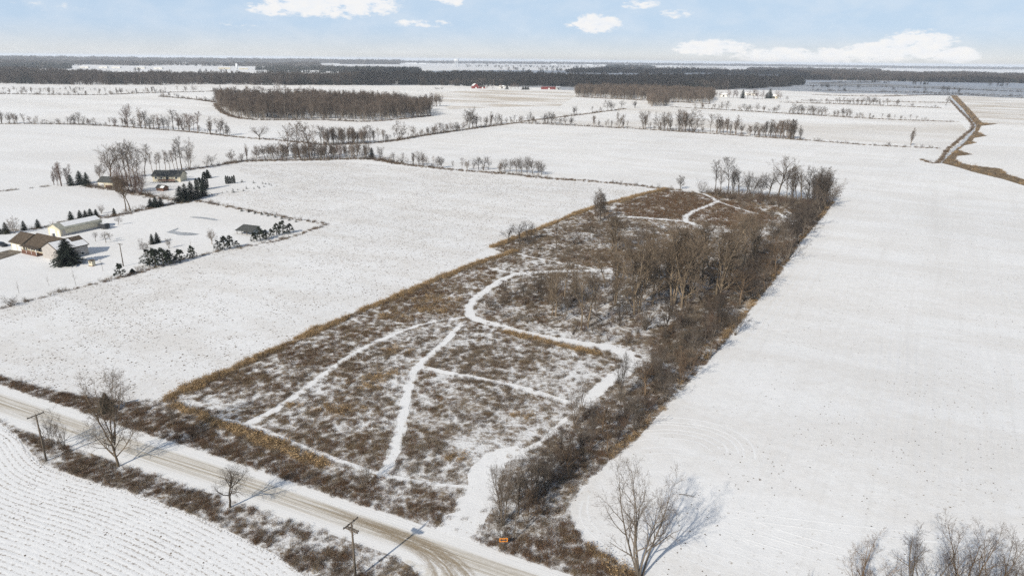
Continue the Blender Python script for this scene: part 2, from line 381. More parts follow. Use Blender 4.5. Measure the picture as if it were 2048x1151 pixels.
# main gravel road with packed snow
UP = [(-260, 672), (-150, 715), (0, 768), (120, 808), (250, 853), (400, 900), (520, 940), (650, 985), (760, 1021), (880, 1062), (1000, 1103), (1150, 1152), (1400, 1240), (1600, 1310)]
LOW = [(-260, 748), (-150, 786), (0, 841), (110, 878), (225, 919), (365, 966), (478, 1003), (600, 1044), (705, 1081), (818, 1119), (935, 1160), (1080, 1210), (1320, 1300), (1520, 1375)]
ROAD_UP, ROAD_LOW = GP(UP), GP(LOW)
def road_mat():
    m, w, p = new_mat('packed_snow_road')
    at = w.add('ShaderNodeAttribute', attribute_name='uvw'); sp = w.add('ShaderNodeSeparateXYZ'); w.set(sp.inputs[0], at.outputs['Vector'])
    s, t = sp.outputs[0], sp.outputs[1]
    lw = w.noise(w.mapping(at.outputs['Vector'], (0.03, 2.0, 1)), 1.0, 3, 0.5)
    t2 = w.math('ADD', t, w.math('MULTIPLY', w.math('SUBTRACT', lw, 0.5), 0.06))
    streak = w.noise(w.mapping(at.outputs['Vector'], (0.05, 26.0, 1)), 1.0, 5, 0.62)
    streak2 = w.noise(w.mapping(at.outputs['Vector'], (0.012, 60.0, 1)), 1.0, 3, 0.6)
    tc = w.add('ShaderNodeTexCoord'); grit = w.noise(tc.outputs['Object'], 1.6, 5, 0.7)
    band = w.math('MULTIPLY', w.ramp(t2, 0.22, 0.36), w.ramp(t2, 0.88, 0.62))
    def rut(c, wd): return w.ramp(w.math('ABSOLUTE', w.math('SUBTRACT', t2, c)), wd, 0.0)
    ruts = w.math('MAXIMUM', w.math('MAXIMUM', rut(0.335, .03), rut(0.45, .045)), w.math('MAXIMUM', rut(0.55, .04), w.math('MULTIPLY', rut(0.66, .05), .7)))
    k = w.math('MULTIPLY', band, w.ramp(w.math('ADD', streak, w.math('MULTIPLY', grit, 0.25)), 0.35, 0.85), clamp=True)
    tan = w.mix(w.math('MULTIPLY', k, 0.8), (0.78, 0.775, 0.76), (0.41, 0.345, 0.24))
    k2 = w.math('MULTIPLY', ruts, w.ramp(w.math('ADD', w.math('MULTIPLY', streak2, .6), w.math('MULTIPLY', streak, .5)), 0.38, 0.75))
    c = w.mix(w.math('MULTIPLY', k2, 0.75), tan, (0.23, 0.18, 0.105))
    edge = w.math('MULTIPLY', w.ramp(grit, 0.60, 0.70), w.ramp(w.math('ABSOLUTE', w.math('SUBTRACT', t, 0.5)), 0.40, 0.5))
    c = w.mix(w.math('MULTIPLY', edge, 0.6), c, (0.25, 0.2, 0.15))
    w.set(p.inputs['Base Color'], c); p.inputs['Roughness'].default_value = 0.62
    w.set(p.inputs['Normal'], w.bump(w.math('ADD', streak, w.math('MULTIPLY', grit, 0.6)), 0.4, 0.12))
    return m
M['road'] = road_mat()
def param(line, n):
    s = np.r_[0, np.cumsum(np.hypot(*np.diff(line, axis=0).T))]; q = np.linspace(0, s[-1], n)
    return np.stack([np.interp(q, s, line[:, 0]), np.interp(q, s, line[:, 1])], -1)
RU, RL = param(smooth(ROAD_UP, 1.0), 120), param(smooth(ROAD_LOW, 1.0), 120)
strip('gravel_road', RU, RL, 0.03, M['road'], 10)
# side road that turns towards the viewer
SIDE = GP([(700, 1079), (790, 1110), (822, 1131), (838, 1160), (840, 1230), (830, 1400), (1120, 1400), (1110, 1260), (1130, 1224), (1080, 1210), (935, 1160), (818, 1119)])
def side_mat():
    m, w, p = new_mat('turning_snow')
    tc = w.add('ShaderNodeTexCoord'); v = tc.outputs['Object']; g = w.noise(v, 0.8, 5, 0.65); f = w.noise(v, 3, 3, 0.6)
    w.set(p.inputs['Base Color'], w.mix(w.math('MULTIPLY', w.ramp(g, 0.4, 0.7), 0.6), (0.79, 0.785, 0.77), (0.50, 0.44, 0.33)))
    p.inputs['Roughness'].default_value = 0.65; w.set(p.inputs['Normal'], w.bump(f, 0.3, 0.1)); return m
sheet('side_road', SIDE, 0.025, side_mat(), world=True)
def track_mat():
    m, w, p = new_mat('dirt_track')
    at = w.add('ShaderNodeAttribute', attribute_name='uvw'); sp = w.add('ShaderNodeSeparateXYZ'); w.set(sp.inputs[0], at.outputs['Vector'])
    st = w.noise(w.mapping(at.outputs['Vector'], (0.09, 9.0, 1)), 1.0, 5, 0.65)
    tc = w.add('ShaderNodeTexCoord'); g = w.noise(tc.outputs['Object'], 2.0, 4, 0.7)
    e = w.ramp(w.math('ABSOLUTE', w.math('SUBTRACT', sp.outputs[1], 0.5)), 0.5, 0.15)
    k = w.math('MULTIPLY', e, w.ramp(w.math('ADD', w.math('MULTIPLY', st, .8), w.math('MULTIPLY', g, .3)), 0.40, 0.66), clamp=True)
    w.set(p.inputs['Base Color'], w.mix(st, (0.25, 0.185, 0.11), (0.46, 0.37, 0.25))); w.set(p.inputs['Alpha'], w.math('MULTIPLY', w.math('MULTIPLY', k, 0.7), w.ramp(sp.outputs[0], 2.0, 22.0))); p.inputs['Roughness'].default_value = 0.8
    return m
M['track'] = track_mat()
for i, (ln, wd) in enumerate([([(560, 985), (700, 1035), (800, 1075), (860, 1105), (905, 1151), (920, 1230), (925, 1400)], 2.6), ([(640, 1010), (760, 1052), (850, 1087), (905, 1118), (950, 1165), (985, 1240), (1000, 1400)], 2.2),
                              ([(700, 1045), (800, 1085), (850, 1118), (872, 1160), (880, 1250), (880, 1400)], 1.6)]):
    L = smooth(GP(ln), 1.5); T = np.gradient(L, axis=0); T /= np.hypot(*T.T)[:, None]; N = np.stack([-T[:, 1], T[:, 0]], -1)
    strip('wheel_track', L + N * wd / 2, L - N * wd / 2, 0.036 + i * 0.005, M['track'], 4)

# old tyre arcs and drill lines pressed into the snow of the right field
M['press'] = snow_mat('pressed_snow', fleck=0.5, soil=(0.42, 0.38, 0.33))
M['press'].node_tree.nodes['Principled BSDF'].inputs['Roughness'].default_value = 0.6
ARCS = [[(1195, 868), (1240, 852), (1310, 843), (1390, 848), (1450, 864), (1482, 888), (1488, 915)], [(1200, 884), (1260, 865), (1330, 858), (1400, 866), (1445, 885), (1455, 905)], [(1225, 893), (1290, 878), (1350, 876), (1400, 886), (1425, 903)], [(1290, 908), (1340, 905), (1390, 912)],
        [(1420, 1010), (1470, 1040), (1560, 1075), (1680, 1110), (1800, 1140)], [(1395, 1035), (1480, 1072), (1600, 1110), (1720, 1145)], [(1410, 1025), (1540, 1045), (1700, 1065), (1900, 1085), (2060, 1098)], [(1380, 1060), (1480, 1095), (1600, 1135)], [(1365, 1085), (1450, 1115), (1540, 1150)], [(1360, 1110), (1440, 1145)],
        [(1165, 1000), (1160, 1030), (1180, 1065), (1225, 1098), (1270, 1125)], [(1178, 990), (1175, 1025), (1195, 1058), (1240, 1088)]]
for i, ln in enumerate(ARCS):
    for off in (0.0, 1.9) if i < 10 else (0.0,):
        L = smooth(GP(ln), 1.2); T = np.gradient(L, axis=0); T /= np.hypot(*T.T)[:, None]; N = np.stack([-T[:, 1], T[:, 0]], -1); n_ = len(L)
        wv = .12 + .10 * fbm(L, .3, 300 + i, 2); Lc = L + N * off
        A_, B2 = Lc + N * wv[:, None], Lc - N * wv[:, None]; V = []; F = []
        for q in range(n_):                                   # low rounded ridge of pushed snow
            zz = .028 * min(1, q / 8, (n_ - 1 - q) / 8) * (.4 + 1.2 * float(fbm(L[q:q + 1], .4, 320 + i, 2)[0]))
            V += [(*A_[q], .010), (*(Lc[q]), .012 + zz), (*B2[q], .010)]
            if q: b_ = 3 * q; F += [(b_ - 3, b_ - 2, b_ + 1, b_), (b_ - 2, b_ - 1, b_ + 2, b_ + 1)]
        me = mesh('tyre_ridge', V, F, M['press'], None, True)
        if me.polygons[len(F) // 2].normal.z < 0: me.flip_normals()
        obj('tyre_ridge', me, kind='structure')

# mown trails of trampled snow through the weeds: (name, centre line, width in metres)
TRAILS = [
    ([(1262, 722), (1240, 702), (1205, 692)], [5.0, 4.4, 3.4]),
    ([(1215, 695), (1190, 690), (1120, 680), (1060, 668), (1000, 652), (955, 638), (937, 622), (950, 598), (985, 572), (1018, 553), (1060, 546), (1130, 542), (1225, 540)], [3.2, 3.0, 2.9, 2.6, 2.6, 2.6, 2.0]),
    ([(905, 1072), (940, 1030), (958, 990), (968, 950), (990, 918), (1045, 902)], [7.0, 5.8, 5.2, 5.2, 4.2]),
    ([(1040, 902), (1080, 885), (1130, 838), (1172, 802)], [1.4, .9, 1.2]),
    ([(1165, 808), (1185, 790), (1220, 760), (1250, 742), (1264, 720)], [1.8, 3.0, 4.2, 5.0]),
    ([(498, 848), (560, 812), (640, 755), (700, 712), (770, 676), (850, 647), (930, 634)], [2.2, 1.6, 1.6, 1.3, .9]),
    ([(770, 945), (785, 910), (800, 860), (812, 800), (822, 755), (840, 728), (885, 688), (928, 642)], [2.4, 2.0, 1.9, 1.7, 1.6]),
    ([(838, 733), (920, 750), (1000, 765), (1080, 787), (1145, 808)], [1.5, 1.6, 1.9]),
    ([(380, 828), (498, 850), (600, 892), (700, 928), (770, 950), (850, 965), (945, 975)], [0.8, 1.3, 1.3, 1.1, 0.8]),
    ([(975, 535), (1010, 543), (1060, 549)], [1.2, 1.0]),
    ([(1035, 508), (1080, 518), (1140, 529), (1230, 547)], [1.4, 1.5, 1.2]),
    ([(1218, 432), (1290, 436), (1370, 443)], [2.6, 2.2]),
    ([(1425, 470), (1395, 452), (1370, 440), (1385, 424), (1420, 410), (1432, 402), (1412, 390), (1385, 384), (1340, 382)], [4.5, 3.2, 2.6, 2.4, 2.0, 1.4]),
    ([(1432, 402), (1470, 415), (1515, 428)], [2.2, 1.5]),
    ([(1555, 426), (1580, 440), (1588, 452)], [2.0, 2.0]),
]
TR = []
for i, (ln, wd) in enumerate(TRAILS):
    o, L, w_ = ribbon('snow_trail', GP(ln), wd, 0.018 + 0.0045 * i, M['snow_trail'], 0.35, i); TR.append((L, w_))
def trail_clear(P):
    """signed distance to the nearest trail edge (metres, negative inside)"""
    d = np.full(len(P), 1e9)
    for L, w_ in TR: d = np.minimum(d, dist_line(P, L[::2] if len(L) > 6 else L) - float(np.mean(w_)) / 2)
    return d

# ploughed field in the near left corner with real ridges that follow its edge
ROWLINE = smooth(GP([(-60, 836), (0, 853), (35, 874), (58, 905), (90, 932), (160, 958), (260, 985), (380, 1028), (480, 1075), (560, 1115), (640, 1175), (720, 1260)]), 1.0)
ROWFIELD = np.vstack([ROWLINE, GP([(720, 1700), (-700, 1700), (-300, 1151), (-260, 830)])])
def row_mat():
    m, w, p = new_mat('ridged_snow')
    at = w.add('ShaderNodeAttribute', attribute_name='rowd'); tc = w.add('ShaderNodeTexCoord'); v = tc.outputs['Object']
    sn = w.math('SINE', w.math('MULTIPLY', at.outputs['Fac'], 2 * math.pi / 0.86))
    n = w.noise(v, 2.2, 4, 0.7); b = w.noise(v, 0.12, 3, 0.6); f = w.noise(v, 5, 3, 0.6)
    k = w.ramp(w.math('ADD', w.math('MULTIPLY', sn, -0.16), w.math('ADD', n, w.math('MULTIPLY', b, 0.30))), 0.74, 0.92)
    c = w.mix(w.math('MULTIPLY', k, 0.7), (0.80, 0.80, 0.795), (0.27, 0.22, 0.17))
    w.set(p.inputs['Base Color'], c); p.inputs['Roughness'].default_value = 0.75
    w.set(p.inputs['Normal'], w.bump(w.math('ADD', n, w.math('MULTIPLY', f, 0.5)), 0.5, 0.1)); return m
def build_rows():
    st = 0.26; lo = G(-60, 1400)[0] - 15, 46.0; hi = G(700, 1151)[0] + 6, G(0, 845)[1] + 2
    lo = (-115.0, 50.0)
    X = np.arange(lo[0], hi[0], st); Y = np.arange(lo[1], hi[1], st)
    XX, YY = np.meshgrid(X, Y); P = np.stack([XX.ravel(), YY.ravel()], -1)
    ok = inside(P, ROWFIELD); u, v = PROJ(P[:, 0], P[:, 1], 0.0); ok &= (u > -120) & (v < 1230)
    ok = ok.reshape(XX.shape); d = np.full(len(P), 0.0)
    idx = np.where(ok.ravel())[0]; d[idx] = dist_line(P[idx], ROWLINE[::2]) + 0.5 * fbm(P[idx], 0.05, 9, 2)
    amp = np.clip(fbm(P, .25, 15, 2) * 1.9 - .45, .1, 1)
    z = 0.055 + 0.026 * amp * np.sin(2 * np.pi * d / 0.86) + 0.05 * (fbm(P, 1.3, 5, 3) - 0.5)
    cells = ok[:-1, :-1] & ok[1:, :-1] & ok[:-1, 1:] & ok[1:, 1:]
    J, I = np.where(cells); nx = len(X); a = J * nx + I
    F = np.stack([a, a + 1, a + nx + 1, a + nx], -1)
    used = np.unique(F); rem = np.zeros(len(P), int); rem[used] = np.arange(len(used)); F = rem[F]
    me = bpy.data.meshes.new('ridged_field')
    V = np.column_stack([P[used], z[used]]).astype(np.float32)
    me.vertices.add(len(V)); me.vertices.foreach_set('co', V.ravel())
    me.loops.add(F.size); me.loops.foreach_set('vertex_index', F.ravel().astype(np.int32))
    me.polygons.add(len(F)); me.polygons.foreach_set('loop_start', np.arange(0, F.size, 4, dtype=np.int32))
    me.update(calc_edges=True); me.polygons.foreach_set('use_smooth', [True] * len(F))
    at = me.attributes.new('rowd', 'FLOAT', 'POINT'); at.data.foreach_set('value', d[used].astype(np.float32))
    me.materials.append(row_mat()); obj('ridged_field', me, kind='structure')
build_rows()
VERGE = GP([(-150, 786), (0, 843), (110, 880), (225, 921), (365, 968), (478, 1005), (600, 1046), (705, 1083), (790, 1112), (826, 1135), (842, 1165), (842, 1230), (840, 1400), (760, 1400), (720, 1260), (640, 1175), (560, 1113),
            (480, 1072), (380, 1025), (260, 982), (160, 955), (90, 928), (60, 902), (37, 871), (0, 848), (-150, 792)])
sheet('verge_ground', VERGE, 0.014, M['weedy'], world=True)

# drainage ditch far right
BANK = GP([(1903, 191), (1914, 192), (1930, 209), (1947, 227), (1964, 246), (1995, 248), (1962, 252), (1955, 264), (1972, 272), (1948, 276), (1943, 283), (1955, 285), (1928, 291), (1916, 300), (1930, 305), (1945, 309), (1914, 312), (1910, 318), (1923, 327), (1951, 332),
           (2000, 337), (2015, 349), (2048, 359), (2200, 400), (2200, 414), (2048, 371), (2005, 358), (1951, 345), (1914, 334), (1883, 326), (1901, 309), (1932, 283), (1951, 261), (1953, 250), (1942, 238), (1925, 216), (1905, 196)])
M['bank'] = simple('ditch_bank_grass', (0.19, 0.142, 0.088), 0.9, 0.5, 0.4)
sheet('ditch_bank', BANK, 0.06, M['bank'], world=True)
sheet('ditch_channel', GP([(1872, 326), (1885, 327), (1905, 308), (1936, 282), (1955, 258), (1950, 244), (1940, 232), (1917, 208), (1906, 196), (1900, 196), (1910, 210), (1932, 235), (1943, 250), (1940, 263), (1922, 284), (1893, 308)]), 0.04,
      simple('ditch_ice', (0.52, 0.53, 0.54), 0.4, 0.25, 0.25), world=True)
# pond with wind-swept ice
M['ice'] = simple('pond_ice', (0.36, 0.37, 0.38), 0.35, 0.25, 0.4)
a = np.linspace(0, 2 * np.pi, 40, endpoint=False)
sheet('pond', GP([(392 + 62 * math.cos(t) * (1 + .05 * math.sin(3 * t)), 451 + 20 * math.sin(t) * (1 + .06 * math.cos(2 * t))) for t in a]), 0.012, M['snow'], world=True)
sheet('pond_ice', GP([(332, 464.5), (344, 460), (356, 455.5), (358, 457), (350, 461.5), (362, 464), (380, 465), (399, 467.5), (392, 470), (375, 471), (358, 470), (346, 467)]), 0.02, M['ice'], world=True)
sheet('pond_ice', GP([(378, 434), (392, 433), (410, 434.5), (428, 437), (439, 440.5), (430, 441), (415, 438.5), (400, 436.5), (386, 435.5)]), 0.02, M['ice'], world=True)
sheet('house_driveway', GP([(-60, 515), (0, 504), (20, 499), (48, 503), (40, 506), (20, 513), (0, 519), (-60, 538)]), 0.03, simple('wet_gravel', (0.16, 0.135, 0.105), 0.8, 0.5, 0.5), world=True)
# ------------------------------------------------------------------ bare trees
def gen_tree(seed, st, lod):
    """unit-height bare tree: returns (trunk mesh builder, crown mesh builder)"""
    R = random.Random(seed); W, T = MB(), MB()
    N = st['n'][lod]; maxlev = len(N); rmin = {0: .0007, 1: .0016, 2: .0026}[lod]
    sides = {0: (8, 6, 4), 1: (6, 4, 3), 2: (4, 3, 3)}[lod]
    segs = {0: (9, 7, 4, 2, 1), 1: (7, 5, 3, 1, 1), 2: (5, 3, 2, 1, 1)}[lod]
    buf = []
    def grow(p, d, L, r, lev):
        ns = segs[min(lev, 4)]; pts = [p]; rad = [max(r, rmin)]; ds = [d]
        wob = st['wob'][min(lev, len(st['wob']) - 1)]; tr = st['trop'][min(lev, len(st['trop']) - 1)]
        tip = st['tip0'] if lev == 0 else 0.15
        for i in range(ns):
            d = Vector((d.x + R.gauss(0, wob), d.y + R.gauss(0, wob), d.z + R.gauss(0, wob) + tr)).normalized()
            p = p + d * (L / ns); pts.append(p); ds.append(d); rad.append(max(rmin * .6, r * (1 - (i + 1) / ns * (1 - tip))))
        buf.append((lev, pts, rad))
        if lev < maxlev:
            n = N[lev]; t0 = st['t0'][min(lev, len(st['t0']) - 1)]; az0 = R.random() * 6.28
            for k in range(n):
                t = t0 + (1 - t0) * ((k + R.random() * .9) / n); f = t * ns; i = min(int(f), ns - 1); f -= i
                q = pts[i].lerp(pts[i + 1], f); dd = ds[i + 1]; rr = rad[i] * (1 - f) + rad[i + 1] * f
                a = math.radians(st['ang'][min(lev, len(st['ang']) - 1)] * (1 + R.gauss(0, .18)))
                if lev == 0: a *= 1.0 - st['close'] * t
                perp = dd.orthogonal().normalized(); az = az0 + k * 2.399 + R.gauss(0, .3)
                perp = Matrix.Rotation(az, 3, dd) @ perp
                c = (dd * math.cos(a) + perp * math.sin(a)).normalized()
                if lev == 0: cl = st['reach'] * st['env']((t - t0) / (1 - t0)) * (0.8 + .4 * R.random())
                else: cl = L * st['ratio'][min(lev, len(st['ratio']) - 1)] * (1.1 - .55 * t) * (.7 + .6 * R.random())
                grow(q, c, cl, min(rr * .75, (st['rlimb'] if lev == 0 else rr * .6)), lev + 1)
    for (off, dr, L, r) in st['stems'](R): grow(Vector(off), Vector(dr).normalized(), L, r, 0)
    zmax = max(q.z for _, pts, _ in buf for q in pts)
    for lev, pts, rad in buf:
        pts = [tuple(q / zmax) for q in pts]
        if lev <= st.get('wood', 1): W.tube(pts, rad, sides[min(lev, 2)], False)
        elif lev < maxlev and len(pts) > 2: T.tube(pts, rad, 3, False)
        else:
            for i in range(len(pts) - 1): T.cone(pts[i], pts[i + 1], rad[i])
    return W, T
one = lambda lean, L, r: (lambda R: [((0, 0, -.01), (R.gauss(0, lean), R.gauss(0, lean), 1), L, r)])
def many(n, spread, L, r):
    def f(R):
        return [((.012 * math.cos(a), .012 * math.sin(a), -.01), (spread * math.cos(a + R.gauss(0, .4)) * (.35 + R.random()), spread * math.sin(a + R.gauss(0, .4)) * (.35 + R.random()), 1), L * (.65 + .35 * R.random()), r * (.6 + .5 * R.random()))
                for a in [6.283 * i / n + R.gauss(0, .25) for i in range(n)]]
    return f
oval = lambda t: .45 + .75 * math.sin(math.pi * min(1, t * .85 + .1)); dome = lambda t: 1.0 - .35 * t
taper = lambda t: 1.0 - .72 * t
STY = {
    'spread': dict(stems=one(.04, .62, .022), n=[[13, 9, 8, 5], [11, 8, 6, 4], [9, 7, 5, 3]], wob=[.10, .16, .2, .22], trop=[.03, .07, .05, .02], tip0=.3, t0=[.34, .22, .2, .2], ang=[62, 46, 44, 42], close=.55, reach=.40, env=dome, ratio=[0, .52, .5, .5], rlimb=.010),
    'tall': dict(stems=one(.03, .92, .016), n=[[16, 8, 6, 3], [14, 7, 6, 3], [12, 6, 5, 3]], wob=[.05, .12, .2, .22], trop=[.03, .12, .06, .03], tip0=.15, t0=[.38, .2, .2, .2], ang=[46, 40, 42, 40], close=.35, reach=.26, env=oval, ratio=[0, .5, .5, .5], rlimb=.007),
    'vase': dict(stems=many(5, .34, .86, .011), n=[[8, 7, 6, 3], [8, 7, 6, 3], [7, 6, 5, 3]], wob=[.07, .14, .2, .22], trop=[.05, .08, .05, .02], tip0=.15, t0=[.28, .2, .2, .2], ang=[44, 42, 42, 40], close=.3, reach=.25, env=dome, ratio=[0, .52, .5, .5], rlimb=.006),
    'fork': dict(stems=lambda R: [((0, 0, -.01), (.0, 0, 1), .46, .014)] + [((.004 * math.cos(a), .004 * math.sin(a), z), (.27 * math.cos(a), .27 * math.sin(a), 1), L, r) for a, z, L, r in ((2.9, .20, .78, .008), (.5, .26, .72, .008), (1.9, .31, .66, .007), (4.4, .29, .70, .007), (5.6, .34, .62, .006))] + [((0, 0, .12), (.8, .1, .75), .36, .006), ((0, 0, .10), (-.7, .25, .8), .38, .006)],
                 n=[[9, 8, 6, 3], [8, 7, 5, 2], [7, 5, 4]], wob=[.05, .15, .2, .22], trop=[.05, .08, .04, .02], tip0=.2, t0=[.30, .2, .2, .2], ang=[40, 42, 42, 40], close=.2, reach=.24, env=dome, ratio=[0, .52, .5, .5], rlimb=.005),
    'round': dict(stems=one(.02, .6, .020), n=[[16, 10, 8, 5], [15, 10, 7, 3], [12, 8, 5, 2]], wob=[.06, .10, .14, .18], trop=[.02, .05, .04, .02], tip0=.25, t0=[.28, .2, .2, .2], ang=[66, 36, 36, 36], close=.75, reach=.46, env=lambda t: .86 + .14 * t, ratio=[0, .48, .45, .5], rlimb=.008),
    'elm': dict(stems=one(.02, .30, .034), n=[[9, 9, 8, 4], [9, 9, 7, 3], [8, 8, 5]], wob=[.05, .12, .18, .2], trop=[.02, .03, -.01, -.02], tip0=.6, t0=[.55, .3, .2, .2], ang=[50, 40, 42, 40], close=.2, reach=.62, env=lambda t: 1.0, ratio=[0, .5, .48, .5], rlimb=.013),
    'sapling': dict(stems=one(.03, .95, .009), n=[[9, 5, 3], [9, 5, 3], [8, 4]], wob=[.04, .14, .2], trop=[.02, .1, .05], tip0=.15, t0=[.3, .2, .2], ang=[44, 40, 40], close=.4, reach=.22, env=taper, ratio=[0, .5, .5], rlimb=.004),
    'clump': dict(stems=many(9, .55, .85, .009), n=[[8, 6, 5], [7, 6, 5], [7, 6, 4]], wob=[.08, .16, .2], trop=[.03, .05, .03], tip0=.12, t0=[.18, .15, .15], ang=[40, 42, 42], close=.2, reach=.26, env=dome, ratio=[0, .5, .5], rlimb=.005, wood=0),
    'column': dict(stems=many(3, .07, .95, .012), n=[[16, 8, 6, 2], [15, 7, 5, 2], [13, 7, 5]], wob=[.04, .12, .18], trop=[.03, .14, .06], tip0=.12, t0=[.22, .2, .2], ang=[34, 34, 36], close=.25, reach=.20, env=oval, ratio=[0, .5, .5], rlimb=.005),
}
PROTO = {}
def proto(style, lod, var):
    k = (style, lod, var)
    if k not in PROTO:
        W, T = gen_tree(hash(style) % 1 + sum(map(ord, style)) * 31 + lod * 7 + var * 1013, STY[style], lod)
        PROTO[k] = (W.mesh('trunk_' + style, M['bark'], True), T.mesh('crown_' + style, M['twig']))
    return PROTO[k]
TINT = {'pale': (1.95, 1.82, 1.6), 'grey': (1.25, 1.22, 1.2), 'plain': (1, 1, 1), 'dark': (.62, .6, .6), 'warm': (1.25, 1.05, .85), 'red': (1.15, .85, .75), 'light': (1.5, 1.38, 1.2)}
TCOUNT = [0]
def tree(x, y, yt, style, label, group=None, tint='plain', width=1.0, name='bare_tree', cat='tree', lod=None, P=None, h=None, rz=None, lean=None):
    if P is None: P, h = tall(x, y, yt)
    d = math.hypot(P[0], P[1])
    if lod is None: lod = 0 if d < 175 else (1 if d < 480 else 2)
    nv = {0: 3, 1: 4, 2: 4}[lod]; TCOUNT[0] += 1
    wm, cm = proto(style, lod, TCOUNT[0] % nv)
    r = obj(name, None, None, (P[0], P[1], 0), random.random() * 6.28 if rz is None else rz, label, cat, group)
    r.empty_display_size = 0.5
    wv = width * random.uniform(.98, 1.2) * (1.12 if lod else 1.0); r.scale = (h * wv, h * wv, h)
    if lean: r.rotation_euler = (lean[0], lean[1], r.rotation_euler[2])
    tc = TINT[tint] if isinstance(tint, str) else tint; k = random.uniform(.85, 1.15)
    for n_, me in (('trunk', wm), ('crown', cm)):
        o = obj(n_, me, r); q = k * (min(1.0, .45 + .55 / max(tc[0], .1)) if n_ == 'crown' else 1.0); o.color = (tc[0] * q, tc[1] * q, tc[2] * q, 1)
    return r

# ------------------------------------------------------------------ conifers
def gen_spruce(seed, whorls=22, per=13, rad=.33, droop=.26, openness=0.06):
    R = random.Random(seed); W, T = MB(), MB()
    W.tube([(0, 0, -.01), (0, 0, .5), (0, 0, .97)], [.022, .013, .003], 6, False)
    for i in range(whorls):
        t = (i + .3) / whorls; z = .035 + .93 * t; L0 = rad * (1 - t) ** .70 * min(1, .75 + t * 2) + .012
        for k in range(per):
            if R.random() < openness: continue
            a = 6.283 * k / per + i * .7 + R.gauss(0, .12); L = L0 * R.uniform(.62, 1.2); zz = z + R.gauss(0, .012)
            up = .25 * t; ca, sa = math.cos(a), math.sin(a)
            def pt(s, side, dz): return (ca * s * L - sa * side, sa * s * L + ca * side, zz + L * (up * s - droop * s * s) + dz)
            m = 4
            for j in range(m):
                s0, s1 = .15 + .85 * j / m, .15 + .85 * (j + 1.25) / m; wd = L * .26 * (1.1 - s0)
                for sg in (-1, 1):
                    b = len(T.V); T.V += [pt(s0, 0, .004), pt(min(s1, 1.05), sg * wd * R.uniform(.7, 1.2), R.uniform(-.02, .004)), pt(min(s1, 1.05), 0, R.uniform(-.004, .01))]; T.F.append((b, b + 1, b + 2))
                b = len(T.V); T.V += [pt(s0, -wd * .4, -.004), pt(s0, wd * .4, -.004), pt(s1, R.uniform(-.3, .3) * wd, -.03 * R.random() - .012)]; T.F.append((b, b + 1, b + 2))
    return W, T
def gen_pine(seed):
    R = random.Random(seed); W, T = MB(), MB()
    W.tube([(0, 0, -.01), (R.gauss(0, .02), R.gauss(0, .02), .5), (0, 0, .95)], [.028, .018, .005], 6, False)
    for i in range(64):
        t = R.random() ** .9; z = .07 + .88 * t; a = R.random() * 6.283; L = (.36 * (1 - t) ** .55 + .03) * R.uniform(.35, 1.1)
        q = (math.cos(a) * L, math.sin(a) * L, z + R.uniform(-.02, .05)); W.cone((0, 0, z - .03), q, .006)
        cr = R.uniform(.06, .10)
        for j in range(26):
            u = Vector((R.gauss(0, 1), R.gauss(0, 1), R.gauss(0, .75))).normalized(); c = Vector(q) + u * cr * R.random() * .6
            e = u * cr * R.uniform(.5, .9); f = u.orthogonal().normalized() * cr * .22
            b = len(T.V); T.V += [tuple(c - f), tuple(c + f), tuple(c + e)]; T.F.append((b, b + 1, b + 2))
    return W, T
def gen_arbor(seed):
    R = random.Random(seed); W, T = MB(), MB(); W.tube([(0, 0, -.01), (0, 0, .9)], [.03, .01], 5, False)
    for i in range(700):
        t = R.random(); r = .17 * (1 - t ** 3) ** .5 * (.75 + .25 * min(1, t * 6)); a = R.random() * 6.283; z = .02 + .95 * t; rr = r * R.uniform(.7, 1.05)
        c = Vector((math.cos(a) * rr, math.sin(a) * rr, z)); tn = Vector((-math.sin(a), math.cos(a), 0)) * R.uniform(.015, .03)
        b = len(T.V); T.V += [tuple(c - tn), tuple(c + tn), tuple(c + Vector((math.cos(a) * .03, math.sin(a) * .03, R.uniform(.04, .09))))]; T.F.append((b, b + 1, b + 2))
    return W, T
CONI = {}
def conifer(x, y, yt, kind, label, group=None, width=1.0, tint=(1, 1, 1), name=None, cat='tree'):
    P, h = tall(x, y, yt); TCOUNT[0] += 1; k = (kind, TCOUNT[0] % 3)
    if k not in CONI:
        g = {'spruce': lambda s: gen_spruce(s), 'dense': lambda s: gen_spruce(s, 30, 17, .40, .20, .02), 'pine': gen_pine, 'arbor': gen_arbor, 'small': lambda s: gen_spruce(s, 9, 8, .34, .2)}[kind](k[1] * 17 + 5)
        CONI[k] = (g[0].mesh('trunk_' + kind, M['bark']), g[1].mesh('crown_' + kind, M['pine_needle' if kind == 'pine' else 'needle']))
    nm = name or {'pine': 'pine_tree', 'arbor': 'arborvitae'}.get(kind, 'spruce_tree')
    r = obj(nm, None, None, (P[0], P[1], 0), random.random() * 6.28, label, cat, group); r.empty_display_size = .5
    wv = width * random.uniform(1.1, 1.32) * (1.0 if kind != 'arbor' else .9); r.scale = (h * wv, h * wv, h)
    for n_, me in zip(('trunk', 'crown'), CONI[k]):
        o = obj(n_, me, r); o.color = (*tint, 1)
    return r

